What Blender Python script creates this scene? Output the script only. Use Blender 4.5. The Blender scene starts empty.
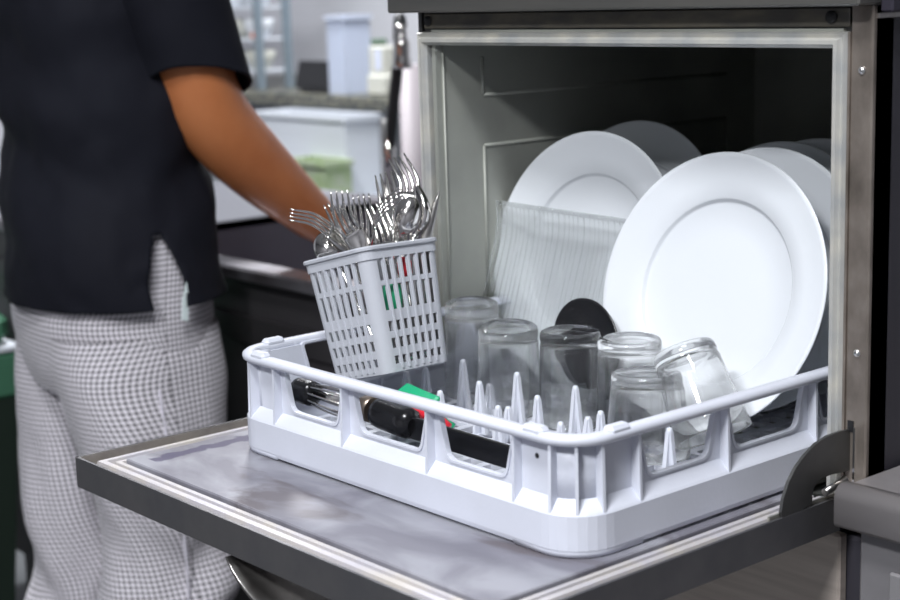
import bpy, math, random
from mathutils import Vector, Matrix, noise, Euler
PI = math.pi
random.seed(7)
sc = bpy.context.scene
C = sc.collection
Z0 = 0.8            # everything is measured from the open door's top face, 0.8 m above the floor

# ------------------------------------------------------------------ camera, world, light
cam = bpy.data.cameras.new('camera'); co = bpy.data.objects.new('camera', cam); C.objects.link(co)
co.location = (0.8585, -0.8531, 0.4531 + Z0); co.rotation_euler = (1.3793, 0.0311, 0.8613)
cam.sensor_width = 36; cam.lens = 1594.95 / 900 * 36; cam.clip_start = 0.02
cam.dof.use_dof = True; cam.dof.focus_distance = 1.52; cam.dof.aperture_fstop = 6.0
sc.camera = co
w = bpy.data.worlds.new('world'); sc.world = w; w.use_nodes = True
w.node_tree.nodes['Background'].inputs[0].default_value = (0.80, 0.86, 1.0, 1)
w.node_tree.nodes['Background'].inputs[1].default_value = 0.55
sc.view_settings.view_transform = 'Standard'; sc.view_settings.look = 'None'
sc.view_settings.gamma = 1; sc.view_settings.use_curve_mapping = False
sc.view_settings.exposure = 0.08
sc.cycles.sample_clamp_indirect = 6.0
sc.cycles.max_bounces = 14; sc.cycles.transmission_bounces = 14; sc.cycles.transparent_max_bounces = 12
CEIL = 2.72
PANELS = [(0.35, -0.75), (0.60, -1.95), (-2.5, 0.8), (-2.9, 1.9)]
PW = [34, 90, 66, 46]
for (px, py), e in zip(PANELS, PW):
    l = bpy.data.lights.new('ceiling_lamp', 'AREA'); l.shape = 'RECTANGLE'; l.size = 0.56; l.size_y = 0.36
    l.energy = e; l.color = (0.95, 0.97, 1.0)
    o = bpy.data.objects.new('ceiling_lamp', l); C.objects.link(o); o.location = (px, py, CEIL - 0.035)

# ------------------------------------------------------------------ helpers
class MB:
    def __init__(s): s.v = []; s.f = []; s.sm = []; s.uv = []; s.hasuv = False
    def add(s, vs, fs, smooth=False, uvs=None):
        b = len(s.v); s.v += [tuple(x) for x in vs]
        for i, f in enumerate(fs):
            s.f.append(tuple(b + k for k in f)); s.sm.append(smooth)
            s.uv.append(uvs[i] if uvs else None)
        if uvs: s.hasuv = True
    def box(s, x0, x1, y0, y1, z0, z1, M=None, bev=0):
        if bev <= 0:
            vs = [(x, y, z) for z in (z0, z1) for y in (y0, y1) for x in (x0, x1)]
            fs = [(0, 2, 3, 1), (4, 5, 7, 6), (0, 1, 5, 4), (2, 6, 7, 3), (0, 4, 6, 2), (1, 3, 7, 5)]
        else:
            b = min(bev, (x1-x0)/2.01, (y1-y0)/2.01, (z1-z0)/2.01)
            vs = []; idx = {}
            for iz, z in enumerate((z0, z1)):
                for iy, y in enumerate((y0, y1)):
                    for ix, x in enumerate((x0, x1)):
                        dx = b * (1 - 2*ix); dy = b * (1 - 2*iy); dz = b * (1 - 2*iz)
                        for k, q in enumerate(((x, y+dy, z+dz), (x+dx, y, z+dz), (x+dx, y+dy, z))):
                            idx[(ix, iy, iz, k)] = len(vs); vs.append(q)
            I = lambda a, b_, c, k: idx[(a, b_, c, k)]
            fs = []
            for i in (0, 1):
                q = [I(i,0,0,0), I(i,1,0,0), I(i,1,1,0), I(i,0,1,0)]; fs.append(q if i else q[::-1])
                q = [I(0,i,0,1), I(1,i,0,1), I(1,i,1,1), I(0,i,1,1)]; fs.append(q[::-1] if i else q)
                q = [I(0,0,i,2), I(1,0,i,2), I(1,1,i,2), I(0,1,i,2)]; fs.append(q if i else q[::-1])
            for i in (0, 1):
                for j in (0, 1):
                    q = [I(i,j,0,0), I(i,j,1,0), I(i,j,1,1), I(i,j,0,1)]; fs.append(q if (i ^ j) == 0 else q[::-1])
                    q = [I(i,0,j,0), I(i,1,j,0), I(i,1,j,2), I(i,0,j,2)]; fs.append(q if (i ^ j) else q[::-1])
                    q = [I(0,i,j,1), I(1,i,j,1), I(1,i,j,2), I(0,i,j,2)]; fs.append(q if (i ^ j) == 0 else q[::-1])
            for i in (0, 1):
                for j in (0, 1):
                    for k in (0, 1):
                        q = [I(i,j,k,0), I(i,j,k,1), I(i,j,k,2)]; fs.append(q if (i ^ j ^ k) else q[::-1])
        if M is not None: vs = [M @ Vector(q) for q in vs]
        s.add(vs, fs)
    def loft(s, rings, closed=True, caps=(True, True), smooth=True, uv=None):
        n = len(rings[0]); vs = [q for r in rings for q in r]; fs = []; us = []
        for i in range(len(rings) - 1):
            for j in range(n if closed else n - 1):
                k = (j + 1) % n
                fs.append((i*n+j, i*n+k, (i+1)*n+k, (i+1)*n+j))
                if uv: us.append((uv[i][j], uv[i][j+1], uv[i+1][j+1], uv[i+1][j]))
        s.add(vs, fs, smooth, us if uv else None)
        b = len(s.v) - len(vs)
        if closed:
            if caps[0]: s.f.append(tuple(b + j for j in range(n))[::-1]); s.sm.append(False); s.uv.append(None)
            if caps[1]: s.f.append(tuple(b + (len(rings)-1)*n + j for j in range(n))); s.sm.append(False); s.uv.append(None)
    def tube(s, pts, r, n=12, caps=(True, True), closed=False):
        pts = [Vector(p) for p in pts]; rr = r if isinstance(r, (list, tuple)) else [r]*len(pts)
        rings = []; up = None
        m = len(pts)
        for i, p in enumerate(pts):
            if closed: t = pts[(i+1) % m] - pts[i-1]
            else: t = pts[min(i+1, m-1)] - pts[max(i-1, 0)]
            t.normalize()
            if up is None:
                up = Vector((0, 0, 1)) if abs(t.z) < .9 else Vector((1, 0, 0))
            a = up - t * up.dot(t); a.normalize(); up = a; b = t.cross(a)
            rings.append([p + (a*math.cos(2*PI*k/n) + b*math.sin(2*PI*k/n))*rr[i] for k in range(n)])
        if closed: rings.append(rings[0])
        s.loft(rings, caps=(caps[0] and not closed, caps[1] and not closed))
    def lathe(s, prof, M=None, n=48, closed_prof=False):
        rings = []
        for r, z in prof:
            rings.append([Vector((max(r, 1e-5)*math.cos(2*PI*k/n), max(r, 1e-5)*math.sin(2*PI*k/n), z)) for k in range(n)])
        if M is not None: rings = [[M @ q for q in r] for r in rings]
        if closed_prof: rings.append(rings[0])
        s.loft(rings, caps=(False, False))
    def sweep(s, path, prof, closed=True, smooth=True, caps=True):
        """path: list of (x,y,nx,ny) ; prof: list of (outward offset, z)."""
        rings = [[Vector((x + nx*o, y + ny*o, z)) for (o, z) in prof] for (x, y, nx, ny) in path]
        if closed: rings.append(rings[0])
        s.loft(rings, closed=True, caps=(caps and not closed, caps and not closed), smooth=smooth)
    def plate(s, outer, holes, th, fn):
        """flat plate with holes in (u,v); fn maps (u,v,w) to space"""
        cu = bpy.data.curves.new('t', 'CURVE'); cu.dimensions = '2D'; cu.fill_mode = 'BOTH'; cu.extrude = th/2
        for poly in [outer] + list(holes):
            sp = cu.splines.new('POLY'); sp.points.add(len(poly)-1); sp.use_cyclic_u = True
            for i, (a, b) in enumerate(poly): sp.points[i].co = (a, b, 0, 1)
        ob = bpy.data.objects.new('t', cu); C.objects.link(ob)
        dg = bpy.context.evaluated_depsgraph_get()
        me = bpy.data.meshes.new_from_object(ob.evaluated_get(dg))
        s.add([fn(v.co.x, v.co.y, v.co.z) for v in me.vertices], [tuple(p.vertices) for p in me.polygons])
        bpy.data.objects.remove(ob); bpy.data.curves.remove(cu); bpy.data.meshes.remove(me)

def origin_of(parent):
    o = Vector((0, 0, 0))
    while parent is not None:
        o += parent.location; parent = parent.parent
    return o
def obj(name, mb, m, parent=None, loc=None, smooth_angle=None, sub=0, solid=0, rot=None, mods=None):
    me = bpy.data.meshes.new(name)
    vs = [Vector(q) + Vector((0, 0, Z0)) for q in mb.v]
    if parent is None:
        if loc is None:
            lo = [min(q[i] for q in vs) for i in range(3)]; hi = [max(q[i] for q in vs) for i in range(3)]
            org = Vector(((lo[0]+hi[0])/2, (lo[1]+hi[1])/2, lo[2]))
        else: org = Vector(loc) + Vector((0, 0, Z0))
    else: org = origin_of(parent)
    me.from_pydata([q - org for q in vs], [], mb.f)
    me.polygons.foreach_set('use_smooth', mb.sm)
    if mb.hasuv:
        uvl = me.uv_layers.new(name='UVMap')
        for p, us in zip(me.polygons, mb.uv):
            if us:
                for li, u in zip(p.loop_indices, us): uvl.data[li].uv = u
    me.materials.append(m); me.validate(); me.update()
    o = bpy.data.objects.new(name, me); C.objects.link(o)
    if parent is None: o.location = org
    else: o.parent = parent
    if solid:
        md = o.modifiers.new('s', 'SOLIDIFY'); md.thickness = solid; md.offset = 0
    if sub:
        md = o.modifiers.new('u', 'SUBSURF'); md.levels = sub; md.render_levels = sub
    return o
def tag(o, label, cat, group=None, kind=None):
    if label: o['label'] = label
    if cat: o['category'] = cat
    if group: o['group'] = group
    if kind: o['kind'] = kind
    return o
def thing(name, label, cat, loc, group=None):
    o = bpy.data.objects.new(name, None); C.objects.link(o); o.empty_display_size = .03
    o.location = Vector(loc) + Vector((0, 0, Z0)); return tag(o, label, cat, group)
def struct(name, mb, m):
    o = obj(name, mb, m); o['kind'] = 'structure'; return o
def sph(t): return t*t*(3-2*t)
def smooth_path(pts, k=8):
    pts = [Vector(p) for p in pts]; P = [pts[0]*2-pts[1]] + pts + [pts[-1]*2-pts[-2]]; out = []
    for i in range(1, len(P)-2):
        a, b, c, d = P[i-1], P[i], P[i+1], P[i+2]
        for j in range(k):
            t = j/k
            out.append(.5*((2*b)+(c-a)*t+(2*a-5*b+4*c-d)*t*t+(3*b-3*c+d-a)*t**3))
    out.append(pts[-1]); return out
def round_loop(x0, x1, y0, y1, r, n=8):
    out = []
    for cx, cy, a0 in ((x1-r, y0+r, -90), (x1-r, y1-r, 0), (x0+r, y1-r, 90), (x0+r, y0+r, 180)):
        for k in range(n+1):
            a = math.radians(a0 + 90*k/n); out.append((cx+r*math.cos(a), cy+r*math.sin(a), math.cos(a), math.sin(a)))
    return out

# ------------------------------------------------------------------ materials
def mat(name, col, rough=.5, metal=0, spec=.5, var=None, vscale=8, stretch=(1, 1, 1), bump=0, bscale=60, trans=0, ior=1.45, coat=0, rvar=0, sheen=0, sss=0, detail=5, thr=(.35, .7)):
    m = bpy.data.materials.new(name); m.use_nodes = True; nt = m.node_tree; b = nt.nodes['Principled BSDF']
    b.inputs['Base Color'].default_value = (*col, 1); b.inputs['Roughness'].default_value = rough
    b.inputs['Metallic'].default_value = metal; b.inputs['Specular IOR Level'].default_value = spec
    b.inputs['Transmission Weight'].default_value = trans; b.inputs['IOR'].default_value = ior
    b.inputs['Coat Weight'].default_value = coat; b.inputs['Sheen Weight'].default_value = sheen
    if sss: b.inputs['Subsurface Weight'].default_value = sss; b.inputs['Subsurface Radius'].default_value = (.01, .004, .002)
    if var or bump or rvar:
        tc = nt.nodes.new('ShaderNodeTexCoord'); mp = nt.nodes.new('ShaderNodeMapping')
        mp.inputs['Scale'].default_value = stretch; nt.links.new(tc.outputs['Object'], mp.inputs['Vector'])
    if var or rvar:
        n = nt.nodes.new('ShaderNodeTexNoise'); n.inputs['Scale'].default_value = vscale; n.inputs['Detail'].default_value = detail
        nt.links.new(mp.outputs[0], n.inputs['Vector'])
        mr = nt.nodes.new('ShaderNodeMapRange'); mr.inputs[1].default_value = thr[0]; mr.inputs[2].default_value = thr[1]
        nt.links.new(n.outputs['Fac'], mr.inputs[0])
        if var:
            mx = nt.nodes.new('ShaderNodeMix'); mx.data_type = 'RGBA'
            mx.inputs[6].default_value = (*col, 1); mx.inputs[7].default_value = (*var, 1)
            nt.links.new(mr.outputs[0], mx.inputs[0]); nt.links.new(mx.outputs[2], b.inputs['Base Color'])
        if rvar:
            m2 = nt.nodes.new('ShaderNodeMapRange'); m2.inputs[3].default_value = rough; m2.inputs[4].default_value = rough + rvar
            nt.links.new(mr.outputs[0], m2.inputs[0]); nt.links.new(m2.outputs[0], b.inputs['Roughness'])
    if bump:
        n = nt.nodes.new('ShaderNodeTexNoise'); n.inputs['Scale'].default_value = bscale; n.inputs['Detail'].default_value = 4
        nt.links.new(mp.outputs[0], n.inputs['Vector'])
        bp = nt.nodes.new('ShaderNodeBump'); bp.inputs['Strength'].default_value = bump; bp.inputs['Distance'].default_value = .002
        nt.links.new(n.outputs['Fac'], bp.inputs['Height']); nt.links.new(bp.outputs[0], b.inputs['Normal'])
    return m
M = {}
M['rack'] = mat('rack_plastic', (.64, .66, .74), .42, var=(.60, .62, .69), vscale=14, bump=.08, bscale=220)
M['peg'] = mat('peg_plastic', (.66, .68, .75), .4)
M['basket'] = mat('basket_plastic', (.47, .485, .53), .42, bump=.05, bscale=200)
M['steel'] = mat('brushed_steel', (.50, .48, .46), .30, 1, var=(.38, .36, .35), vscale=30, stretch=(.15, .15, 3), rvar=.15, bump=.08, bscale=90)
M['steel_dark'] = mat('dull_dark_steel', (.17, .17, .165), .38, .9, var=(.12, .12, .12), vscale=14, rvar=.15, bump=.06, bscale=80)
M['hood'] = mat('hood_steel', (.19, .19, .18), .4, .8, var=(.25, .24, .22), vscale=9, stretch=(.4, 2, 4), bump=.06, bscale=90)
M['column'] = mat('column_steel', (.38, .33, .29), .38, .7, var=(.17, .145, .125), vscale=34, stretch=(1, 1, .6), rvar=.1, bump=.1, bscale=60)
M['gasket'] = mat('limescaled_frame', (.43, .44, .44), .45, .35, var=(.62, .60, .54), vscale=26, stretch=(1, 1, 1), bump=.15, bscale=130)
M['chamber'] = mat('chamber_steel', (.40, .41, .37), .42, .30, spec=.3, var=(.29, .30, .275), vscale=8, bump=.12, bscale=70, rvar=.1)
M['doorpanel'] = None
M['doorlip'] = mat('door_edge_steel', (.17, .165, .17), .42, .75, var=(.12, .12, .13), vscale=14, rvar=.15)
M['lipin'] = mat('door_rim_inner_steel', (.40, .37, .34), .4, .7, var=(.28, .26, .24), vscale=40, bump=.2, bscale=150)
M['sidepanel'] = mat('dark_side_panel', (.04, .038, .048), .4, 0, var=(.03, .028, .036), vscale=5)
M['black'] = mat('black_rubber', (.015, .015, .017), .45)
M['blackgloss'] = mat('black_plastic', (.012, .012, .014), .22, spec=.6)
M['chrome'] = mat('polished_cutlery_steel', (.72, .70, .68), .13, 1, bump=.03, bscale=60)
M['blade'] = mat('blade_steel', (.35, .34, .33), .3, 1)
M['rivet'] = mat('rivet_steel', (.8, .8, .8), .2, 1)
M['china'] = mat('white_china', (.76, .79, .83), .18, spec=.5, coat=.3)
M['glass'] = mat('clear_glass', (.97, .99, .98), .015, trans=1, ior=1.45, bump=.02, bscale=25)
M['glass2'] = mat('misted_glass', (.96, .985, .98), .03, trans=1, ior=1.45, rvar=.12, vscale=60, bump=.10, bscale=120)
M['ribglass'] = mat('ribbed_glass', (.93, .98, .96), .02, trans=1, ior=1.48)
def thin(name, tint, share, rough):
    m = mat(name, (1, 1, 1), rough, trans=1, ior=1.45, bump=.03, bscale=40); nt = m.node_tree
    p = nt.nodes['Principled BSDF']; out = nt.nodes['Material Output']; t = nt.nodes.new('ShaderNodeBsdfTransparent'); t.inputs[0].default_value = (*tint, 1)
    x = nt.nodes.new('ShaderNodeMixShader'); x.inputs[0].default_value = share
    nt.links.new(t.outputs[0], x.inputs[1]); nt.links.new(p.outputs[0], x.inputs[2]); nt.links.new(x.outputs[0], out.inputs[0]); return m
M['glass'] = thin('clear_glass', (.99, .995, .99), .84, .02)
M['glass2'] = thin('misted_glass', (.99, .995, .995), .74, .05)
M['ribglass'] = thin('ribbed_glass', (.985, .995, .99), .52, .01)
M['green'] = mat('green_plastic', (.02, .42, .20), .35)
M['red'] = mat('red_plastic', (.75, .03, .05), .35)
M['cabinet'] = mat('dark_cabinet_panel', (.055, .052, .056), .4, .3, var=(.04, .037, .04), vscale=4)
M['bench'] = mat('bench_steel', (.50, .47, .475), .27, .6, var=(.40, .37, .375), vscale=20, stretch=(.2, 1, 1), rvar=.12, bump=.04)
M['benchrim'] = mat('sink_rim_steel', (.42, .41, .44), .35, .9, var=(.10, .08, .08), vscale=6)
M['drain'] = mat('drainer_steel', (.15, .15, .17), .4, .3)
M['sink'] = mat('dark_basin_steel', (.20, .19, .22), .5, .5)
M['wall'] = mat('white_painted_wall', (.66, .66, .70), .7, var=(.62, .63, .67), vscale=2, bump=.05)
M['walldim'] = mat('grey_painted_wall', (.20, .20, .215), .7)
M['ceiling'] = mat('ceiling_paint', (.75, .75, .76), .8)
M['floor'] = mat('grey_floor_tile', (.11, .115, .12), .5, var=(.08, .085, .09), vscale=6)
M['granite'] = mat('speckled_granite', (.045, .05, .05), .35, var=(.22, .21, .16), vscale=60, thr=(.48, .56))
M['tub'] = mat('frosted_white_tub', (.66, .69, .74), .5)
M['tub2'] = mat('bluish_clear_plastic', (.62, .68, .82), .35, trans=.25)
M['cream'] = mat('cream_plastic', (.60, .60, .54), .5)
M['palegreen'] = mat('pale_green_leaves', (.30, .40, .20), .7, var=(.42, .46, .36), vscale=20)
M['bingreen'] = mat('green_bin_plastic', (.07, .20, .12), .5, var=(.05, .15, .09), vscale=4)
M['bindark'] = mat('dark_green_bin', (.018, .03, .022), .5)
M['skin'] = mat('tanned_skin', (.56, .20, .075), .45, var=(.42, .13, .045), vscale=9, bump=.12, bscale=180, sss=.08)
M['hair'] = mat('dark_hair', (.02, .014, .01), .5, bump=.5, bscale=150)
M['shirt'] = mat('black_work_shirt', (.007, .0075, .013), .8, spec=.25, var=(.011, .012, .019), vscale=5, bump=.25, bscale=500)
M['glove'] = mat('red_rubber_glove', (.35, .035, .03), .5)
M['shoe'] = mat('black_leather', (.02, .02, .02), .4)
M['lamp'] = None
m = bpy.data.materials.new('lamp_diffuser'); m.use_nodes = True; b = m.node_tree.nodes['Principled BSDF']
b.inputs['Emission Color'].default_value = (.95, .97, 1, 1); b.inputs['Emission Strength'].default_value = 3; b.inputs['Base Color'].default_value = (.9, .9, .9, 1); M['lamp'] = m
# stained door inner panel: grey steel with milky limescale blotches and a dark violet streak
def door_mat():
    m = mat('stained_door_panel', (.37, .37, .41), .45, .2, bump=.10, bscale=60); nt = m.node_tree; b = nt.nodes['Principled BSDF']
    tc = nt.nodes.new('ShaderNodeTexCoord')
    def nz(sc_, st, d=6, dist=.6):
        mp = nt.nodes.new('ShaderNodeMapping'); mp.inputs['Scale'].default_value = st; nt.links.new(tc.outputs['Object'], mp.inputs[0])
        n = nt.nodes.new('ShaderNodeTexNoise'); n.inputs['Scale'].default_value = sc_; n.inputs['Detail'].default_value = d; n.inputs['Distortion'].default_value = dist
        nt.links.new(mp.outputs[0], n.inputs['Vector']); return n
    def ramp(src, a, b_):
        r = nt.nodes.new('ShaderNodeMapRange'); r.inputs[1].default_value = a; r.inputs[2].default_value = b_; nt.links.new(src, r.inputs[0]); return r.outputs[0]
    def mix(fac, a, bcol):
        x = nt.nodes.new('ShaderNodeMix'); x.data_type = 'RGBA'; nt.links.new(fac, x.inputs[0])
        if isinstance(a, tuple): x.inputs[6].default_value = (*a, 1)
        else: nt.links.new(a, x.inputs[6])
        x.inputs[7].default_value = (*bcol, 1); return x.outputs[2]
    c = mix(ramp(nz(9, (1, 1.6, 1)).outputs[0], .42, .62), (.20, .195, .23), (.33, .33, .37))
    c = mix(ramp(nz(5, (1, 2.5, 1), 8, 1.5).outputs[0], .56, .66), c, (.15, .135, .15))
    # violet streak running back from the left front corner of the panel
    sx = nt.nodes.new('ShaderNodeSeparateXYZ'); nt.links.new(tc.outputs['Object'], sx.inputs[0])
    def math_(op, a, b_=None):
        n = nt.nodes.new('ShaderNodeMath'); n.operation = op
        for i, q in enumerate((a, b_)):
            if q is None: continue
            if isinstance(q, (int, float)): n.inputs[i].default_value = q
            else: nt.links.new(q, n.inputs[i])
        return n.outputs[0]
    nn = nz(30, (1, 1, 1), 4, 0).outputs[0]
    xd = math_('ABSOLUTE', math_('SUBTRACT', math_('ADD', sx.outputs[0], math_('MULTIPLY', math_('SUBTRACT', nn, .5), .035)), STREAKX))
    f = math_('SUBTRACT', 1.0, math_('MULTIPLY', xd, 95.0)); f = math_('MAXIMUM', f, 0.0)
    yl = math_('LESS_THAN', sx.outputs[1], STREAKY[1]); yg = math_('GREATER_THAN', sx.outputs[1], STREAKY[0])
    f = math_('MULTIPLY', math_('MULTIPLY', f, yl), yg); f = math_('MINIMUM', math_('MULTIPLY', f, 3.0), .9)
    c = mix(f, c, (.06, .05, .11))
    nt.links.new(c, b.inputs['Base Color']); return m
# fine black-and-white dogtooth check, from the cloth's own UVs in metres
def pants_mat():
    m = bpy.data.materials.new('checked_cotton'); m.use_nodes = True; nt = m.node_tree; b = nt.nodes['Principled BSDF']
    b.inputs['Roughness'].default_value = .85; b.inputs['Sheen Weight'].default_value = .2
    uv = nt.nodes.new('ShaderNodeUVMap'); sx = nt.nodes.new('ShaderNodeSeparateXYZ'); nt.links.new(uv.outputs[0], sx.inputs[0])
    def M_(op, a, b_=None):
        n = nt.nodes.new('ShaderNodeMath'); n.operation = op
        for i, q in enumerate((a, b_)):
            if q is None: continue
            if isinstance(q, (int, float)): n.inputs[i].default_value = q
            else: nt.links.new(q, n.inputs[i])
        return n.outputs[0]
    P = 2*PI/.0082
    su = M_('SINE', M_('MULTIPLY', sx.outputs[0], P)); sv = M_('SINE', M_('MULTIPLY', sx.outputs[1], P))
    f = M_('ADD', M_('MULTIPLY', M_('GREATER_THAN', su, 0.0), .5), M_('MULTIPLY', M_('GREATER_THAN', sv, 0.0), .5))
    x = nt.nodes.new('ShaderNodeValToRGB'); nt.links.new(f, x.inputs[0])
    x.color_ramp.elements[0].position = 0; x.color_ramp.elements[0].color = (.93, .89, .96, 1)
    x.color_ramp.elements[1].position = 1; x.color_ramp.elements[1].color = (.08, .08, .09, 1)
    e = x.color_ramp.elements.new(.5); e.color = (.60, .57, .61, 1)
    nt.links.new(x.outputs[0], b.inputs['Base Color']); return m
M['pants'] = pants_mat()

# ------------------------------------------------------------------ room
b = MB(); b.box(-5.2, 2.2, -3.2, 3.3, -Z0-.05, -Z0); struct('floor', b, M['floor'])
b = MB(); b.box(-5.2, 2.2, 3.0, 3.1, -Z0, CEIL-Z0); struct('wall_back', b, M['wall'])
b = MB(); b.box(-5.3, -5.2, -3.2, 3.1, -Z0, CEIL-Z0); struct('wall_left', b, M['wall'])
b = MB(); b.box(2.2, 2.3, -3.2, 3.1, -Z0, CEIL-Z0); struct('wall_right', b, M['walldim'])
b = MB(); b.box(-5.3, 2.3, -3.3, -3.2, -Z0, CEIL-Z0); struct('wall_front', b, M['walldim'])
b = MB(); b.box(-5.3, 2.2, -3.2, 3.1, CEIL-Z0, CEIL-Z0+.06); struct('ceiling', b, M['ceiling'])
for i, (px, py) in enumerate(PANELS):
    t = thing('ceiling_light', 'square ceiling light panel above the %s' % ['open dish machine', 'floor in front of the dish machine', 'dark sink', 'back worktop'][i], 'ceiling light', (px, py, CEIL-Z0-.03))
    b = MB(); b.box(px-.32, px+.32, py-.22, py+.22, CEIL-Z0-.02, CEIL-Z0, bev=.004); obj('housing', b, M['ceiling'], t)
    b = MB(); b.box(px-.29, px+.29, py-.19, py+.19, CEIL-Z0-.028, CEIL-Z0-.021); obj('diffuser', b, M['lamp'], t)

# ------------------------------------------------------------------ dish machine
YF = .30; XL, XR = -.543, .060; YB = .92
dm = thing('dishwasher', 'stainless steel front-loading commercial dishwasher with its door folded down', 'dishwasher', (-.24, .6, -Z0))
# lower body with front panel
b = MB(); b.box(XL, XR, YF+.012, YB, -.68, -.045, bev=.003); obj('lower_body', b, M['sidepanel'], dm)
M['fpanel'] = mat('brown_tinted_brushed_steel', (.62, .54, .48), .36, .35, var=(.50, .43, .38), vscale=30, stretch=(.2, 1, 4), rvar=.12, bump=.05)
b = MB(); b.box(XL+.004, .034, YF, YF+.012, -.66, -.042, bev=.002); obj('front_panel', b, M['fpanel'], dm)
for (fx, fy) in ((XL+.05, YF+.06), (XR-.05, YF+.06), (XL+.05, YB-.06), (XR-.05, YB-.06)):
    b = MB(); b.tube([(fx, fy, -Z0), (fx, fy, -.79), (fx, fy, -.68)], [.022, .016, .016], 16); obj('foot', b, M['steel'], dm)
# side panel and outer shell
b = MB(); b.box(XR-.006, XR, YF+.004, YB, -.045, .452); obj('side_panel', b, M['sidepanel'], dm)
b = MB(); b.box(XL, XL+.006, YF+.004, YB, -.045, .452); obj('side_panel', b, M['sidepanel'], dm)
b = MB(); b.box(XL, XR, YB-.006, YB, -.045, .452); obj('back_panel', b, M['sidepanel'], dm)
# chamber
ix0, ix1, iy1, iz0, iz1 = -.515, .022, .86, -.03, .405
b = MB()
b.box(ix0-.006, ix0, YF+.002, iy1, iz0, iz1); b.box(ix1, ix1+.006, YF+.002, iy1, iz0, iz1)
b.box(ix0-.006, ix1+.006, iy1, iy1+.006, iz0, iz1); b.box(ix0-.006, ix1+.006, YF+.002, iy1+.006, iz1, iz1+.006)
b.box(ix0-.006, ix1+.006, YF+.02, iy1+.006, iz0-.006, iz0)
# pressed rectangles on the chamber wall
for z_0, z_1 in ((.335, .378), (.10, .277), (-.01, .045)):
    y0_, y1_ = .371, .80
    pts = [(ix0, y0_, z_0), (ix0, y0_, z_1), (ix0, y1_, z_1), (ix0, y1_, z_0)]
    if z_0 > .3: pts = [(ix0, y0_, z_1), (ix0, y0_, z_0), (ix0, y1_, z_0)]
    for a, c in zip(pts, pts[1:]): b.tube([a, c], .0022, 8)
b.tube([(ix0+.001, YF+.012, iz0), (ix0+.001, YF+.012, iz1)], .0015, 6)
obj('wash_chamber', b, M['chamber'], dm)
b = MB()
for x in (-.44, -.05): b.box(x-.008, x+.008, YF+.03, iy1, -.028, -.004, bev=.002)
b.box(-.44, -.05, YF+.2, YF+.212, -.026, -.016); b.box(-.44, -.05, YF+.45, YF+.462, -.026, -.016)
obj('rack_rail', b, M['steel'], dm)
b = MB(); b.box(-.01, .01, iy1-.012, iy1-.002, .05, iz1, bev=.003); obj('water_pipe', b, M['chamber'], dm)
# door frame around the opening: left, top, right rails as a mitred profile
def frame_rail(mb, pts, w, prof):
    pass
b = MB(); FZ = .4085
ox0, ox1, ix0f, ix1f = -.538, .036, -.5245, .0205
izt = .3945; zb = -.03
def rail(mb, yo):
    pass
lv = []   # cross profile from outside (t=0) to inside (t=1), raised bead in the middle
for t, y in ((0, .012), (0, -.003), (.12, -.006), (.35, -.004), (.5, -.008), (.75, -.008), (.9, -.004), (1, -.002), (1, .014)):
    lv.append((t, y))
rings = []
for (xo, zo, xi, zi) in ((ox0, zb, ix0f, zb), (ox0, FZ, ix0f, izt), (ox1, FZ, ix1f, izt), (ox1, zb, ix1f, zb)):
    rings.append([Vector((xo+(xi-xo)*t, YF+y, zo+(zi-zo)*t)) for t, y in lv])
b.loft(rings, smooth=False); obj('opening_frame', b, M['gasket'], dm)
b = MB(); b.box(XL, XR-.004, YF+.006, YF+.014, FZ, .436)
b.box(XL, ox0+.001, YF+.002, YF+.016, -.03, .436)
obj('upper_strip', b, M['steel_dark'], dm)
b = MB(); b.box(ox0+.008, .036, YF-.001, YF+.006, FZ+.004, FZ+.0205, bev=.001); obj('upper_trim', b, mat('dark_trim_strip', (.115, .11, .10), .4, .7, var=(.2, .18, .14), vscale=25, stretch=(1, 1, 3)), dm)
for sx_ in (-.522, .018):
    b = MB(); b.lathe([(.0001, -.003), (.0035, -.003), (.0042, -.001), (.0055, 0), (.0055, .002), (.0001, .002)], Matrix.Translation((sx_, YF-.001, FZ+.0125)) @ Matrix.Rotation(PI/2, 4, 'X'), 20)
    obj('screw', b, M['black'], dm)
# right column with rivets and slot
b = MB(); b.box(.0375, XR, YF-.001, YF+.03, -.03, .431, bev=.0015)
b.box(.0362, .0385, YF-.003, YF, -.03, FZ)
obj('column', b, M['column'], dm)
for z in (.376, .130):
    b = MB(); b.lathe([(.0001, .0028), (.002, .0025), (.0036, .001), (.004, 0), (.0001, 0)], Matrix.Translation((.0495, YF-.001, z)) @ Matrix.Rotation(PI/2, 4, 'X'), 20)
    obj('rivet', b, M['rivet'], dm)
b = MB(); b.box(.0478, .0498, YF-.0025, YF, -.02, .063); obj('hinge_slot_guide', b, M['rivet'], dm)
b = MB(); b.box(.0415, .0475, YF-.002, YF, .058, .068); obj('hinge_slot', b, M['black'], dm)
# hood slab on top
b = MB(); b.box(-.565, .062, YF-.025, YB+.01, .4305, .475, bev=.002); obj('hood', b, M['hood'], dm)
b = MB(); b.box(.0625, .075, YF+.004, YB+.01, .424, .475, bev=.002); obj('hood_edge', b, mat('violet_black_edge', (.06, .055, .075), .35, .6), dm)
b = MB(); b.box(XR, XR+.0025, YF+.004, YB, .4195, .4235); obj('edge_trim', b, M['steel'], dm)
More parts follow.
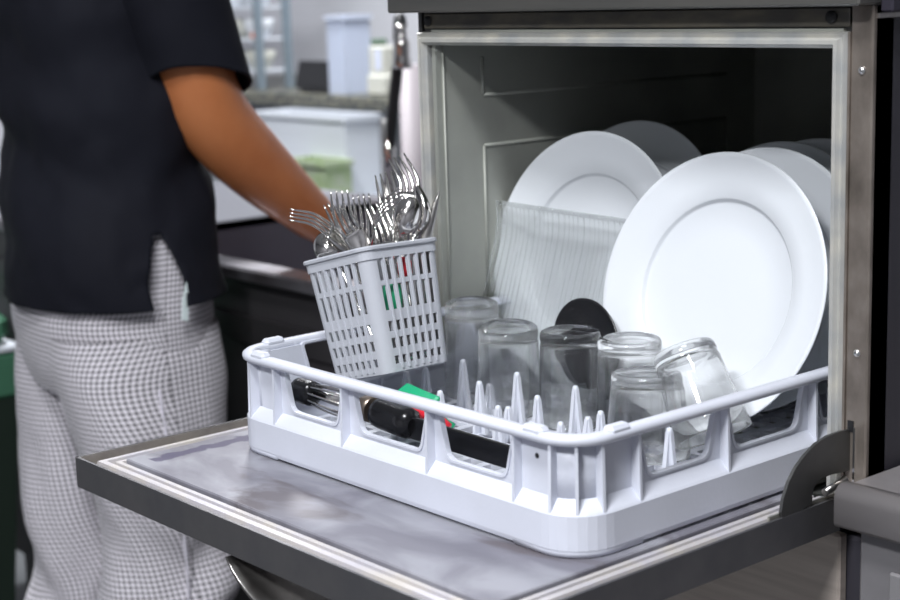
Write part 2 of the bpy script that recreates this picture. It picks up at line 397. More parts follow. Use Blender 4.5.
# the fold-down door (two levels deep at most)
DL, DR, DF, DB = -.580, .044, -.137, .285
b = MB()
b.box(DL, DR, DF, DB, -.030, -.014, bev=.0015)
b.box(DL-.0004, DR+.0004, DF-.0004, DF+.0025, -.0305, .001); b.box(DL-.0004, DL+.0025, DF, DB, -.0305, .001); b.box(DR-.0025, DR+.0004, DF, DB, -.0305, .001)
dr = obj('door', b, M['doorlip'], dm)
b = MB(); b.box(DL+.0027, DR-.0027, DF+.0027, DB, -.0141, -.0085); b.box(DL+.0026, DL+.0034, DF+.0027, DB, -.009, .0006); b.box(DL+.0027, DR-.0027, DF+.0026, DF+.0034, -.009, .0002); obj('door_rim_ledge', b, M['lipin'], dr)
# raised seal beads, parallel to the edges
def bead(mb, inset, w_, z0, z1):
    x0, x1, y0 = DL+inset, DR-inset, DF+inset
    prof = [(0, z0), (.15, z1), (.85, z1), (1, z0)]
    rings = []
    for (x, y, dx, dy) in ((x0, DB, 1, 0), (x0, y0, 1, 1), (x1, y0, -1, 1), (x1, DB, -1, 0)):
        rings.append([Vector((x+dx*w_*t, y+dy*w_*t, z)) for t, z in prof])
    mb.loft(rings, smooth=False)
b = MB(); bead(b, .0145, .009, -.009, -.0035); bead(b, .0275, .007, -.009, -.0045); obj('door_seal', b, mat('scaled_seal', (.52, .50, .54), .45, .2, var=(.58, .54, .50), vscale=30, bump=.2, bscale=120), dr)
STREAKX = -.24 - .285; STREAKX = (DL+.062) - (-.24); STREAKY = (-.085-.6, .04-.6)
M['doorpanel'] = door_mat()
b = MB(); b.box(DL+.0365, DR-.0365, DF+.0365, DB, -.009, -.0012, bev=.0012); obj('door_inner_panel', b, M['doorpanel'], dr)
b = MB(); rg = []
for i in range(25):
    u = -1+2*i/24; sg = .046*max(.02, 1-abs(u)**2.4)**.7; x = -.195+.105*u
    rg.append([Vector((x, y, z)) for y, z in ((DF+.045, -.030), (DF+.040, -.030-sg*.55), (DF+.025, -.030-sg*.92), (DF+.005, -.030-sg), (DF-.004, -.030-sg*.93), (DF-.002, -.030-sg*.86), (DF+.006, -.030-sg*.93), (DF+.024, -.030-sg*.85), (DF+.036, -.030-sg*.5), (DF+.041, -.030))])
b.loft(rg); obj('door_handle', b, M['steel'], dr)
# hinge link plate (quadrant) on the right side
pts = [(.202, .006), (.205, .018), (.212, .031), (.222, .042), (.234, .050), (.249, .057), (.266, .0605), (.284, .061), (.299, .060), (.3015, .022), (.289, .0225), (.273, .024), (.258, .024), (.249, .020), (.245, .013), (.245, .004), (.225, .000), (.205, -.003)]
b = MB(); b.plate(pts, [], .003, lambda u, v, w_: (.0425+w_, u, v)); obj('hinge_link', b, M['steel_dark'], dm)
b = MB(); b.box(.0385, .0405, .19, .285, -.006, .004); obj('hinge_bracket', b, mat('pale_bracket_metal', (.5, .49, .44), .4, .8), dm)
b = MB(); b.tube([(.0445, .262, .010), (.0445, .292, .016)], .0035, 10); obj('hinge_pin', b, M['blade'], dm)

# ------------------------------------------------------------------ steel counter on the right
t = thing('steel_counter', 'stainless steel counter with rounded lip to the right of the dishwasher', 'counter', (.36, .55, -Z0))
bx, by, bz = .066, .246, .024
b = MB()
prof = [(0.0, -.006), (.0008, -.002), (.003, 0), (.008, .0015)]
rg = []
def cprof(y):
    return y
b.box(bx, .70, by+.006, .93, bz-.034, bz, bev=.005)
prof2 = [(by+.02, bz-.036), (by+.002, bz-.036), (by, bz-.033)] + [(by+.012-.012*math.cos(a*PI/20), bz-.011+.0125*math.sin(a*PI/20)) for a in range(0, 11)] + [(by+.02, bz+.0005)]
b.loft([[Vector((x, y, z)) for y, z in prof2] for x in (bx, .70)])
obj('worktop', b, M['bench'], t)
b = MB(); b.box(bx+.012, .69, by+.02, .92, -.70, bz-.036, bev=.003); obj('front_panel', b, mat('grey_cabinet_steel', (.26, .25, .26), .4, .4, var=(.21, .20, .21), vscale=12), t)
b = MB(); b.box(bx+.045, .66, by+.016, by+.0205, -.66, bz-.07, bev=.002); obj('cabinet_door', b, mat('grey_cabinet_door_steel', (.30, .29, .30), .38, .4), t)
for fx, fy in ((.12, .32), (.64, .32), (.12, .86), (.64, .86)):
    b = MB(); b.tube([(fx, fy, -Z0), (fx, fy, -.70)], .02, 16); obj('foot', b, M['steel'], t)

# ------------------------------------------------------------------ dish rack
rk = thing('dish_rack', 'pale grey plastic dishwasher rack standing on the open door', 'dish rack', (-.25, .25, 0))
HR = .102; HL = .044
loop = round_loop(-.5, 0, 0, .5, .042, 8)
b = MB()
b.sweep(loop, [(-.0035, .003), (-.001, .002), (0, .006), (0, HL-.009), (-.0015, HL-.007), (-.0125, HL+.004), (-.0150, HL+.004), (-.0150, HL+.001), (-.0045, HL-.010), (-.0035, HL-.012)], smooth=False)
for cx, cy in ((-.5, 0), (0, 0), (0, .5), (-.5, .5)):      # corner feet reach the door
    L2 = [(x, y, nx, ny) for (x, y, nx, ny) in loop if abs(x-cx) < .0425 and abs(y-cy) < .0425]
    sx_ = 1 if cx < -.1 else -1; sy_ = 1 if cy < .1 else -1
    first, last = L2[0], L2[-1]
    e = []
    def ext(q, s_):
        x, y, nx, ny = q
        return (x + (sx_*.035*s_ if abs(nx) < .5 else 0), y + (sy_*.035*s_ if abs(ny) < .5 else 0), nx, ny)
    L2 = [ext(first, 1)] + L2 + [ext(last, 1)]
    b.sweep(L2, [(-.0034, 0), (-.0012, 0), (-.0005, .003), (-.0003, .008), (-.0034, .008)], closed=False)
rs = obj('skirt', b, M['rack'], rk)
# rim: rounded bar following the loop, with small steps near corners
b = MB()
prof = [(-.0135, HR-.0065), (-.0135, HR-.002), (-.0115, HR), (-.003, HR), (-.0005, HR-.002), (0, HR-.0045), (-.0005, HR-.007), (-.003, HR-.009), (-.0115, HR-.009)]
b.sweep(round_loop(-.5015, .0015, -.0015, .5015, .043, 8), prof)
for ax in (0, 1):
    for s_ in (0, 1):
        for q in (.052, .448):
            if ax == 0: x0, x1 = -.5+q-.012, -.5+q+.012; y0, y1 = (-.0005, .012) if s_ == 0 else (.488, .5005)
            else: y0, y1 = q-.012, q+.012; x0, x1 = (-.5005, -.488) if s_ == 0 else (-.012, .0005)
            b.box(x0, x1, y0, y1, HR-.004, HR+.004, bev=.003)
obj('rim', b, M['rack'], rk)
# upper wall panels with windows
posts = [.076, .188, .312, .424]
def rpoly(pts, r, n=4):
    out = []; N = len(pts)
    for i in range(N):
        p, a, c = Vector(pts[i]), Vector(pts[i-1]), Vector(pts[(i+1) % N])
        ri = r[i] if isinstance(r, (list, tuple)) else r
        if ri <= 0: out.append(tuple(p)); continue
        p0 = p + (a-p).normalized()*ri; p1 = p + (c-p).normalized()*ri
        for k in range(n+1):
            t_ = k/n; out.append(tuple(p0*(1-t_)**2 + p*2*t_*(1-t_) + p1*t_**2))
    return out
def side_map(s):
    return [lambda u, v, w_: (-.5+u, .0125+w_, v), lambda u, v, w_: (-.0125+w_, u, v), lambda u, v, w_: (-.5+u, .4875+w_, v), lambda u, v, w_: (-.4875+w_, u, v)][s]
wins = []
for a, c in zip(posts, posts[1:]):
    wins.append(rpoly([(a+.0075, .0955), (a+.019, .0515), (c-.019, .0515), (c-.0075, .0955)], [.004, .009, .009, .004]))
for s in range(4):
    b = MB(); b.plate([(.042, HL-.004), (.458, HL-.004), (.458, HR-.007), (.042, HR-.007)], wins, .003, side_map(s))
    for wn in wins:      # raised lip around each window
        cx_ = sum(q[0] for q in wn)/len(wn); cy_ = sum(q[1] for q in wn)/len(wn)
        big = [(cx_+(q[0]-cx_)*1.05, cy_+(q[1]-cy_)*1.09) for q in wn]
        b.plate(big, [[(cx_+(q[0]-cx_)*.995, cy_+(q[1]-cy_)*.99) for q in wn]], .0055, side_map(s))
    obj('wall_panel', b, M['rack'], rk)
b = MB()   # solid curved corners
for cx, cy, a0 in ((-.042, .042, -90), (-.042, .458, 0), (-.458, .458, 90), (-.458, .042, 180)):
    L2 = []
    for k in range(9):
        a = math.radians(a0+90*k/8); L2.append((cx+.042*math.cos(a), cy+.042*math.sin(a), math.cos(a), math.sin(a)))
    b = MB(); b.sweep(L2, [(-.014, HL-.004), (-.011, HL-.004), (-.011, HR-.005), (-.014, HR-.005)], closed=False); obj('corner_wall', b, M['rack'], rk)
# vertical ribs at the posts and round the corners
def rib(x, y, nx, ny, wd=.0028):
    tx, ty = -ny, nx; b_ = MB(); vs = []
    prof_ = [(-.0125, HL-.012), (-.0005, HL-.012), (-.0012, HL+.0), (-.0022, HR-.02), (-.0022, HR-.004), (-.0125, HR-.004)]
    rings = [[Vector((x+nx*o+tx*s_*wd/2, y+ny*o+ty*s_*wd/2, z)) for o, z in prof_] for s_ in (-1, 1)]
    b_.loft(rings, smooth=False); return b_
ribs = []
for q in posts:
    for (x, y, nx, ny) in ((-.5+q, 0, 0, -1), (-.5+q, .5, 0, 1), (0, q, 1, 0), (-.5, q, -1, 0)): ribs.append((x, y, nx, ny))
for cx, cy, a0 in ((-.042, .042, -90), (-.042, .458, 0), (-.458, .458, 90), (-.458, .042, 180)):
    for k in (12, 45, 78):
        a = math.radians(a0+k); ribs.append((cx+.042*math.cos(a), cy+.042*math.sin(a), math.cos(a), math.sin(a)))
for r_ in ribs: obj('rib', rib(*r_), M['rack'], rk)
b = MB(); b.lathe([(.0001, .0005), (.002, .0005), (.0024, 0)], Matrix.Translation((-.056, .0105, .078)) @ Matrix.Rotation(PI/2, 4, 'X'), 12); obj('rivet_hole', b, M['black'], rk)
# open floor grid
b = MB(); GX = [-.490+.085/3*i for i in range(18)]; GY = [.0145+.026*i for i in range(19)]
for x in GX:
    e_ = .034 if min(x+.5, -x) < .024 else .010
    b.box(x-.0046, x+.0046, e_, .5-e_, .005, .011)
for y in GY:
    e_ = .034 if min(y, .5-y) < .024 else .010
    b.box(-.5+e_, -e_, y-.0036, y+.0036, .006, .0108)
obj('floor_grid', b, M['peg'], rk)
# pegs: tapered cross-shaped fingers
def peg(x, y, h=.055):
    b_ = MB(); z0 = .010
    for (ax, ay) in ((1, 0), (0, 1)):
        rings = []
        for t_, wd in ((0, .0098), (.5, .0060), (.93, .0030)):
            z = z0+h*t_; th = .0020
            rings.append([Vector((x+ax*sx2*wd+ay*sy2*th, y+ay*sx2*wd+ax*sy2*th, z)) for sx2, sy2 in ((-1, -1), (1, -1), (1, 1), (-1, 1))])
        b_.loft(rings, smooth=False)
    b_.tube([(x, y, z0), (x, y, z0+h*.5), (x, y, z0+h*.93), (x, y, z0+h*.985), (x, y, z0+h)], [.0044, .0036, .0031, .0026, .0008], 10)
    return b_
PX = [-.405, -.320, -.235, -.150, -.065]; PY = [.078, .130, .182, .234]
skip = {(-.150, .234), (-.065, .234), (-.405, .078), (-.320, .078), (-.235, .078), (-.150, .078), (-.405, .130)}
for x in PX:
    for y in PY:
        if (x, y) in skip: continue
        obj('peg', peg(x, y), M['peg'], rk)
for x, y in ((-.3625, .234), (-.2775, .182), (-.1925, .208), (-.47, .208), (-.36, .156)):
    obj('peg', peg(x, y, .036), M['peg'], rk)
for x in (-.45, -.365, -.28, -.195, -.11):
    for y in (.455, .48): obj('peg', peg(x, y, .03), M['peg'], rk)

# ------------------------------------------------------------------ plates
def plate_prof():
    R = .140
    p = [(0, 0.004), (.060, .004), (.0905, .0045), (.0925, .0060), (.0935, .0085), (.0950, .0100), (.112, .0132), (.134, .0175), (.1385, .0195), (R, .0185), (.1392, .0170),
         (.113, .0095), (.099, .0060), (.0955, .0015), (.090, -.001), (.072, -.001), (.071, -.0035), (.068, -.0035), (.067, .000), (0, 0.000)]
    return p
def add_plate(cx, cy, tilt, label, r=.140):
    e = math.radians(tilt); n = Vector((0, -math.cos(e), math.sin(e)))
    zc = .0195 + r*math.cos(e)
    q = n.to_track_quat('Z', 'Y').to_matrix().to_4x4(); Mx = Matrix.Translation((cx, cy, zc)) @ q @ Matrix.Translation((0, 0, -.018)) @ Matrix.Diagonal((r/.14, r/.14, 1, 1))
    b_ = MB(); b_.lathe(plate_prof(), Mx, 96)
    o = obj('dinner_plate', b_, M['china'], loc=(cx, cy, zc)); tag(o, label, 'plate', 'white dinner plates standing in the rack'); return o
add_plate(-.162, .349, 17.0, 'white round plate at the front right of the rack, the largest in view')
add_plate(-.379, .391, 12.0, 'white round plate standing alone at left behind the ribbed glass plate', .1412)
add_plate(-.412, .500, 12.5, 'shaded white plate whose top shows behind the left plate', .1425)
add_plate(-.170, .427, 15.0, 'white plate directly behind the big front plate, second in the right stack', .1375)
add_plate(-.192, .480, 15.0, 'shaded white plate third in the right stack', .1378)
add_plate(-.170, .515, 15.0, 'darkest shaded plate at the very back of the right stack', .1385)

# ------------------------------------------------------------------ ribbed glass plate
b = MB(); W_, H_ = .203, .201; nu, nv = 360, 24; lean = math.radians(16)
def gp(u, v, off):
    # u 0..1 across, v 0..1 up ; turned-up edges give a shallow tray
    x = (u-.5)*W_; h = v*H_
    edge = .016*(max(0, abs(v-.5)*2-.55)/.45)**2
    ribz = -.0013*max(0, math.sin(u*2*PI*26 + .7*math.sin(v*5+u*9) + 1.2*math.sin(u*31)))**10 + .00012*math.sin(u*2*PI*9+2*v)
    d = off + (ribz if off > 0 else 0) + edge*.7 - .002
    sh = .008*(v-.5)
    rx, rz = x*math.cos(.035)+h*math.sin(.035)*.0, h - x*math.sin(.02)
    P = Vector((-.4105+rx+sh, .3355 + rz*math.sin(lean) - d*math.cos(lean), .015 + rz*math.cos(lean) + d*math.sin(lean)))
    return P
front = [[gp(i/nu, j/nv, .0022) for i in range(nu+1)] for j in range(nv+1)]
back = [[gp(i/nu, j/nv, -.0022) for i in range(nu+1)] for j in range(nv+1)]
rings = [f_ + k_[::-1] for f_, k_ in zip(front, back)]
b.loft(rings, smooth=True)
o = obj('glass_plate', b, M['ribglass']); tag(o, 'square clear glass plate with wavy ribs leaning in front of the left white plate', 'glass plate')

# ------------------------------------------------------------------ glasses (upside down)
def tumbler(rim_r, base_r, h, name, label, base_c, rim_c, m_, facets=0, foot=.010):
    base_c, rim_c = Vector(base_c), Vector(rim_c); ax = (rim_c-base_c).normalized()
    q = ax.to_track_quat('Z', 'Y').to_matrix().to_4x4(); Mx = Matrix.Translation(base_c) @ q
    k = (rim_r-base_r)/h; wt = .0016
    def R(z): return base_r + k*z
    prof = [(0, .0022), (base_r*.55, .0018), (base_r*.80, .0006), (base_r*.88, 0), (base_r*.96, .0012), (base_r, .004), (R(.009), .009), (R(.0125)-.0012, .0125), (R(.016)-.0002, .016), (R(.05*h/.1), .05*h/.1),
            (R(h*.8), h*.8), (R(h-.002), h-.002), (R(h)-.0006, h), (R(h)-wt, h-.0006), (R(h*.8)-wt, h*.8), (R(.03)-wt, .03), (R(foot+.006)-wt-.001, foot+.006), (R(foot)-.007, foot+.001), (base_r*.5, foot), (0, foot)]
    b_ = MB(); n = 72; rings = []
    for r, z in prof:
        ring = []
        for j in range(n):
            a = 2*PI*j/n; rr = max(r, 1e-5)
            if facets and z > .02 and z < h*.72:
                rr *= 1 - .03*abs(math.sin(a*facets/2))
            ring.append(Mx @ Vector((rr*math.cos(a), rr*math.sin(a), z)))
        rings.append(ring)
    b_.loft(rings, caps=(False, False))
    o = obj(name, b_, m_); tag(o, label, 'glass', 'upturned drinking glasses in the rack'); return o
FZg = .0115
def up_glass(x, y, h, rb, rr, label, m_, dx=0, dy=0, **k):
    return tumbler(rr, rb, h-FZg, 'drinking_glass', label, (x, y, h), (x+dx, y+dy, FZg), m_, **k)
up_glass(-.4400, .279, .1155, .0300, .0325, 'upturned glass nearest the cutlery basket, half hidden by it', M['glass2'], dx=-.008, dy=.007)
up_glass(-.3575, .2575, .1045, .0318, .0345, 'misted upturned glass second from the cutlery basket', M['glass2'], dx=-.006, dy=.005)
up_glass(-.2770, .2700, .1095, .0315, .0340, 'upturned glass in front of the black serving spoon, third from the basket', M['glass2'])
up_glass(-.2120, .2880, .1080, .0320, .0345, 'upturned glass behind the front faceted glass and left of the tilted one', M['glass'])
tumbler(.0375, .0300, .088, 'drinking_glass', 'tilted upturned glass leaning towards the big front plate', (-.121, .2640, .1150), (-.0785, .2560, .0440), M['glass'], facets=12)
up_glass(-.1450, .2400, .0930, .0335, .0410, 'faceted upturned glass at the near right, the shortest and closest', M['glass'], dx=.003, dy=-.003, facets=12)

# ------------------------------------------------------------------ black serving spoon behind the glasses
b = MB(); cN = Vector((-.296, .311, .086)); e1 = Vector((.62, -.10, -.76)).normalized(); nn = Vector((.12, -.97, .10)); nn = (nn - e1*nn.dot(e1)).normalized(); e2 = nn.cross(e1)
rings = []
N_ = 14
for layer in (0, 1):
    for i in range(N_+1):
        t_ = i/N_ if layer == 0 else 1-i/N_
        rad = max(t_, .001)
        dep = -.012*(1-rad*rad) + (.0012 if layer == 0 else -.0012)
        rings.append([cN + e1*(.049*rad*math.cos(2*PI*j/40)) + e2*(.043*rad*math.sin(2*PI*j/40)) + nn*dep for j in range(40)])
b.loft(rings, caps=(False, False))
b.tube([cN+e1*.046+nn*.0, cN+e1*.055+nn*.004, cN+e1*.064+nn*.006], [.006, .0055, .006], 12)
o = obj('serving_spoon', b, M['blackgloss']); tag(o, 'glossy black round scoop standing behind the upturned glasses', 'serving spoon')

# ------------------------------------------------------------------ cutlery basket
B0 = Vector((-.398, .132, .0712)); RB = (Matrix.Rotation(math.radians(4), 3, 'Z') @ Matrix.Rotation(math.radians(-14.5), 3, 'Y') @ Matrix.Rotation(math.radians(-1.7), 3, 'X'))
def BL(u, v, z): return B0 + RB @ Vector((u, v, z))
cb = thing('cutlery_basket', 'small grey slotted plastic cutlery basket leaning in the left of the rack', 'cutlery basket', B0)
HB = .127; rt, rbm = .0505, .0440; cr = .012
def hw(z): return rbm + (rt-rbm)*z/HB
slots_rows = [(.092, .116), (.062, .087), (.041, .051), (.024, .034), (.008, .016)]
for s in range(4):
    a = s*PI/2; ca, sa = math.cos(a), math.sin(a)
    def fn(u, v, w_, ca=ca, sa=sa):
        d = -(hw(v) - .001 + w_)
        return BL(u*ca - d*sa, u*sa + d*ca, v)
    outer = [(-(rbm-cr), 0), (rbm-cr, 0), (rt-cr, HB-.002), (-(rt-cr), HB-.002)]
    holes = []; nC = 7
    for z0_, z1_ in slots_rows:
        for k in range(nC):
            f_ = (k-(nC-1)/2)/(nC/2); w2 = .0030
            c0 = f_*(hw(z0_)-cr+.001); c1 = f_*(hw(z1_)-cr+.001)
            holes.append([(c0-w2, z0_), (c0+w2, z0_), (c1+w2, z1_), (c1-w2, z1_)])
    b = MB(); b.plate(outer, holes, .0020, fn)
    for k in range(nC+1):
        f_ = (k-nC/2)/(nC/2); 
        bot = f_*(rbm-cr+.001); top = f_*(hw(.117)-cr+.001)
        if abs(f_) > .99: continue
        rg = []
        for zz, cc in ((.003, bot), (.117, top)):
            rg.append([fn(cc-.0011, zz, .0008), fn(cc+.0011, zz, .0008), fn(cc+.0011, zz, .0024), fn(cc-.0011, zz, .0024)])
        b.loft(rg, smooth=False)
    obj('slotted_side', b, M['basket'], cb)
for s in range(4):
    b = MB(); a0 = s*PI/2 - PI/2
    rg = []
    for z in (0, .03, .06, .09, HB-.002):
        h_ = hw(z); cx_, cy_ = h_-cr, -(h_-cr); pts = []
        for k in range(9):
            a = -PI/2+PI/2*k/8; pts.append((cx_+cr*math.cos(a), cy_+cr*math.sin(a)))
        for k in range(8, -1, -1):
            a = -PI/2+PI/2*k/8; pts.append((cx_+(cr-.002)*math.cos(a), cy_+(cr-.002)*math.sin(a)))
        A = s*PI/2; rg.append([BL(x*math.cos(A)-y*math.sin(A), x*math.sin(A)+y*math.cos(A), z) for x, y in pts])
    b.loft(rg, smooth=False); obj('corner_post', b, M['basket'], cb)
b = MB(); lp = round_loop(-rt, rt, -rt, rt, cr, 6)
rgs = [[BL(x+nx*o_, y+ny*o_, z) for o_, z in ((-.0025, HB-.013), (.0006, HB-.013), (.0010, HB-.004), (.0032, HB-.0035), (.0036, HB-.001), (.0026, HB+.0005), (-.0015, HB+.0005), (-.0025, HB-.001))] for x, y, nx, ny in lp]
b.loft(rgs+[rgs[0]], smooth=False, caps=(False, False)); obj('basket_rim', b, M['basket'], cb)
b = MB()
hs = [rpoly([(i*.02-.007, j*.02-.007), (i*.02+.007, j*.02-.007), (i*.02+.007, j*.02+.007), (i*.02-.007, j*.02+.007)], 0) for i in (-1.5, -.5, .5, 1.5) for j in (-1.5, -.5, .5, 1.5)]
b.plate([(x*.99, y*.99) for x, y, _, _ in round_loop(-rbm, rbm, -rbm, rbm, cr, 5)], hs, .002, lambda u, v, w_: BL(u, v, .001+w_)); obj('basket_base', b, M['basket'], cb)

# ------------------------------------------------------------------ cutlery
def centerline(pts):
    P = smooth_path(pts, 14); s = [0]
    for a, c in zip(P, P[1:]): s.append(s[-1]+(c-a).length)
    return P, s
def sample(P, s, x):
    x = max(0, min(s[-1]-1e-6, x))
    for i in range(len(s)-1):
        if s[i+1] >= x:
            t_ = (x-s[i])/max(1e-9, s[i+1]-s[i]); return P[i].lerp(P[i+1], t_), (P[i+1]-P[i]).normalized()
    return P[-1], (P[-1]-P[-2]).normalized()
def ribbon(mb, P, s, W, sx0, sx1, n, off, hwf, thf, sag, across=6):
    """curved strip with thickness ; off/hwf/thf/sag are functions of t in 0..1"""
    rings = []
    for i in range(n+1):
        t_ = i/n; p, tg = sample(P, s, sx0+(sx1-sx0)*t_)
        wv = (W - tg*W.dot(tg)).normalized(); nv_ = tg.cross(wv)
        top = []; bot = []
        for k in range(across+1):
            u = -1+2*k/across
            d = -sag(t_)*(1-u*u); q = p + wv*(off(t_)+u*hwf(t_)) + nv_*d
            e_ = thf(t_)*(1-.75*u*u)/2
            top.append(q+nv_*e_); bot.append(q-nv_*e_)
        rings.append(top + bot[::-1])
    mb.loft(rings)
def fork_mesh(pts, W, scale=1.0):
    P, s = centerline(pts); L = s[-1]; W = Vector(W).normalized(); mb = MB()
    t0, p0, n0 = L-.046*scale, L-.073*scale, L-.085*scale
    zero = lambda t_: 0
    ribbon(mb, P, s, W, 0, n0, 14, zero, lambda t_: .0052-.0030*sph(min(1, t_*1.1)), lambda t_: .0022, zero, 4)
    ribbon(mb, P, s, W, n0-.001, t0+.0005, 12, zero, lambda t_: (.0022+.0100*sph(min(1, t_*1.5)))*scale, lambda t_: .0020, lambda t_: .0035*math.sin(PI*min(1, t_*1.05)), 6)
    for k in range(4):
        o0 = (k-1.5)*.0062*scale; 
        ribbon(mb, P, s, W, t0-.002, L, 10, lambda t_, o0=o0: o0*(1-.08*t_), lambda t_: (.0023-.0012*t_)*scale*(1 if t_ < .9 else .7), lambda t_: .0019-.0007*t_, zero, 3)
    return mb
def spoon_mesh(pts, W, Lb=.058, wb=.0185):
    P, s = centerline(pts); L = s[-1]; W = Vector(W).normalized(); mb = MB(); zero = lambda t_: 0
    ribbon(mb, P, s, W, 0, L-Lb, 14, zero, lambda t_: .0055-.0030*sph(t_), lambda t_: .0022, zero, 4)
    ribbon(mb, P, s, W, L-Lb-.001, L, 22, zero, lambda t_: max(.0006, .0022*(1-t_) + wb*math.sqrt(max(0, 1-((t_-.56)/.46)**2)) if t_ > .105 else .0025), lambda t_: .0018, lambda t_: .0075*math.sin(PI*t_)**.8, 8)
    return mb
def hb(u, v): return BL(u, v, .006)
# right-hand across direction of the picture, and view direction, for orienting heads
RT = Vector((.652, .758, 0)); VD = Vector((-.75, .635, -.19))
cut = [
 # label, bottom local(u,v), neck, tip, bend vector, width dir
 ('fork', 'steel fork reaching furthest left over the basket edge, tines curving down', (.020, -.010), (-.447, .116, .196), (-.476, .068, .2345), (0, .0, .013), (-.50, .62, .42)),
 ('fork', 'short steel fork standing just right of the leftmost fork', (.012, .004), (-.462, .132, .198), (-.480, .122, .241), (0, 0, .001), (.75, .25, .2)),
 ('fork', 'steel fork with upright tines, third from the left', (.026, -.014), (-.428, .120, .200), (-.437, .103, .258), (-.004, -.006, 0), (.60, .55, .35)),
 ('fork', 'steel fork seen side on with its tines close together, left of centre', (-.016, .012), (-.449, .144, .196), (-.460, .148, .248), (.002, 0, 0), (.25, .75, .1)),
 ('fork', 'steel fork bending right with its striped tines over the spoon', (-.020, -.022), (-.413, .122, .204), (-.380, .139, .2575), (-.008, -.004, .006), (-.35, .40, .55)),
 ('fork', 'tallest steel fork at the back right of the basket', (.030, .030), (-.424, .170, .205), (-.4545, .193, .284), (.012, .010, .010), (.62, .72, .15)),
 ('fork', 'dark steel fork behind and left of the tallest fork', (-.010, .034), (-.444, .176, .200), (-.480, .194, .264), (.002, 0, .004), (.62, .72, .3)),
 ('fork', 'low steel fork in the shadowed middle of the bunch', (.004, .018), (-.420, .150, .200), (-.445, .152, .240), (0, 0, .002), (.62, .66, .3)),
 ('fork', 'low steel fork right of centre behind the bending fork', (.018, .022), (-.405, .158, .200), (-.424, .172, .236), (0, 0, .002), (.62, .66, -.3)),
]
for nm, lab, bl, nk, tp, bend, W in cut:
    nk, tp, bend = Vector(nk), Vector(tp), Vector(bend)
    pts = [hb(*bl), hb(*bl).lerp(nk, .55), nk, nk.lerp(tp, .5)+bend*.8, tp]
    o = obj(nm, fork_mesh(pts, W), M['chrome'], loc=hb(*bl)); tag(o, lab, 'fork', 'forks in the cutlery basket')
def spn(bl, nk, tp, bend, W, lab, lb=.052, wb=.0185):
    nk, tp, bend = Vector(nk), Vector(tp), Vector(bend)
    pts = [hb(*bl), hb(*bl).lerp(nk, .55), nk, nk.lerp(tp, .5)+bend, tp]
    o = obj('spoon', spoon_mesh(pts, W, lb, wb), M['chrome'], loc=hb(*bl)); tag(o, lab, 'spoon', 'spoons in the cutlery basket')
spn((-.004, -.008), (-.404, .142, .190), (-.397, .166, .2475), (0, .002, .0), (.62, .72, .1), 'steel spoon with its bowl up below the tallest fork', .042, .0125)
spn((.030, .006), (-.394, .160, .196), (-.406, .180, .258), (.007, .008, 0), (.35, .75, .2), 'slim steel spoon curving up beside the knife', .050, .0055)
spn((.030, -.034), (-.452, .110, .178), (-.470, .104, .212), (0, -.003, 0), (.55, .6, .1), 'steel spoon low at the left front edge of the basket', .040, .0135)
t = thing('table_knife', 'steel knife standing upright at the right edge of the cutlery basket', 'knife', hb(.030, .034))
nk, tp = Vector((-.391, .176, .196)), Vector((-.384, .194, .2515))
P, s = centerline([hb(.030, .034), hb(.030, .034).lerp(nk, .6), nk, nk.lerp(tp, .5), tp])
b = MB(); ribbon(b, P, s, Vector((.62, .72, -.3)), s[-1]-.09, s[-1], 10, lambda t_: -.0025*t_, lambda t_: .0075*(1-t_)**.6+.0004, lambda t_: .0016, lambda t_: 0, 2); obj('blade', b, M['blade'], t)
b = MB(); ribbon(b, P, s, Vector((.62, .72, -.3)), 0, s[-1]-.085, 10, lambda t_: 0, lambda t_: .0075-.0015*t_, lambda t_: .006, lambda t_: 0, 6); obj('handle', b, M['chrome'], t)
# coloured handles seen through the slots
t = thing('peeler', 'green-handled peeler seen through the slots of the cutlery basket', 'peeler', hb(.025, -.026))
b = MB(); b.tube([BL(.034, -.012, .058), BL(.034, -.012, .061), BL(.035, -.012, .074), BL(.036, -.011, .086), BL(.036, -.011, .089)], [.005, .009, .010, .009, .005], 14); obj('handle', b, M['green'], t)
b = MB(); b.tube([hb(.032, -.012), BL(.034, -.012, .060)], .0028, 8); b.box(-.010, .010, -.002, .002, 0, .02, Matrix.Translation(BL(.036, -.011, .088)) @ RB.to_4x4(), bev=.001); obj('blade', b, M['blade'], t)
t = thing('utensil', 'small utensil with a red handle behind the slots of the basket', 'utensil', hb(.034, .010))
b = MB(); b.tube([BL(.036, .010, .092), BL(.036, .010, .095), BL(.038, .010, .108), BL(.038, .011, .112)], [.004, .0075, .0075, .004], 12); obj('handle', b, M['red'], t)
b = MB(); b.tube([hb(.033, .010), BL(.036, .010, .093)], .0022, 8); obj('stem', b, M['blade'], t)

# ------------------------------------------------------------------ utensils lying in the rack
def util(name, label, cat, p0, p1, r, hm, head=None):
    p0, p1 = Vector(p0), Vector(p1); t_ = thing(name, label, cat, p0.lerp(p1, .5))
    d = (p1-p0); P_ = [p0+d*k/10 for k in range(11)]
    rr = [r*(.55 if k in (0, 10) else (.95 if k in (1, 9) else 1)) for k in range(11)]
    b_ = MB(); b_.tube(P_, rr, 16); obj('handle', b_, hm, t_)
    return t_
t = util('whisk', 'steel wire whisk with a black round end cap lying behind the first rack window', 'whisk', (-.449, .047, .0600), (-.418, .048, .059), .0130, M['blackgloss'])
b = MB()
for k in range(9):
    a = 2*PI*k/9; pts = []
    for q in range(13):
        f_ = q/12; rr = .0045+.008*math.sin(PI*(.2+.55*f_))
        pts.append(Vector((-.424+.080*f_, .048+.002*f_+rr*math.cos(a), .059-.003*f_+rr*math.sin(a))))
    b.tube(pts, .0011, 6)
b.tube([(-.42, .048, .059), (-.36, .0495, .057)], .0035, 10)
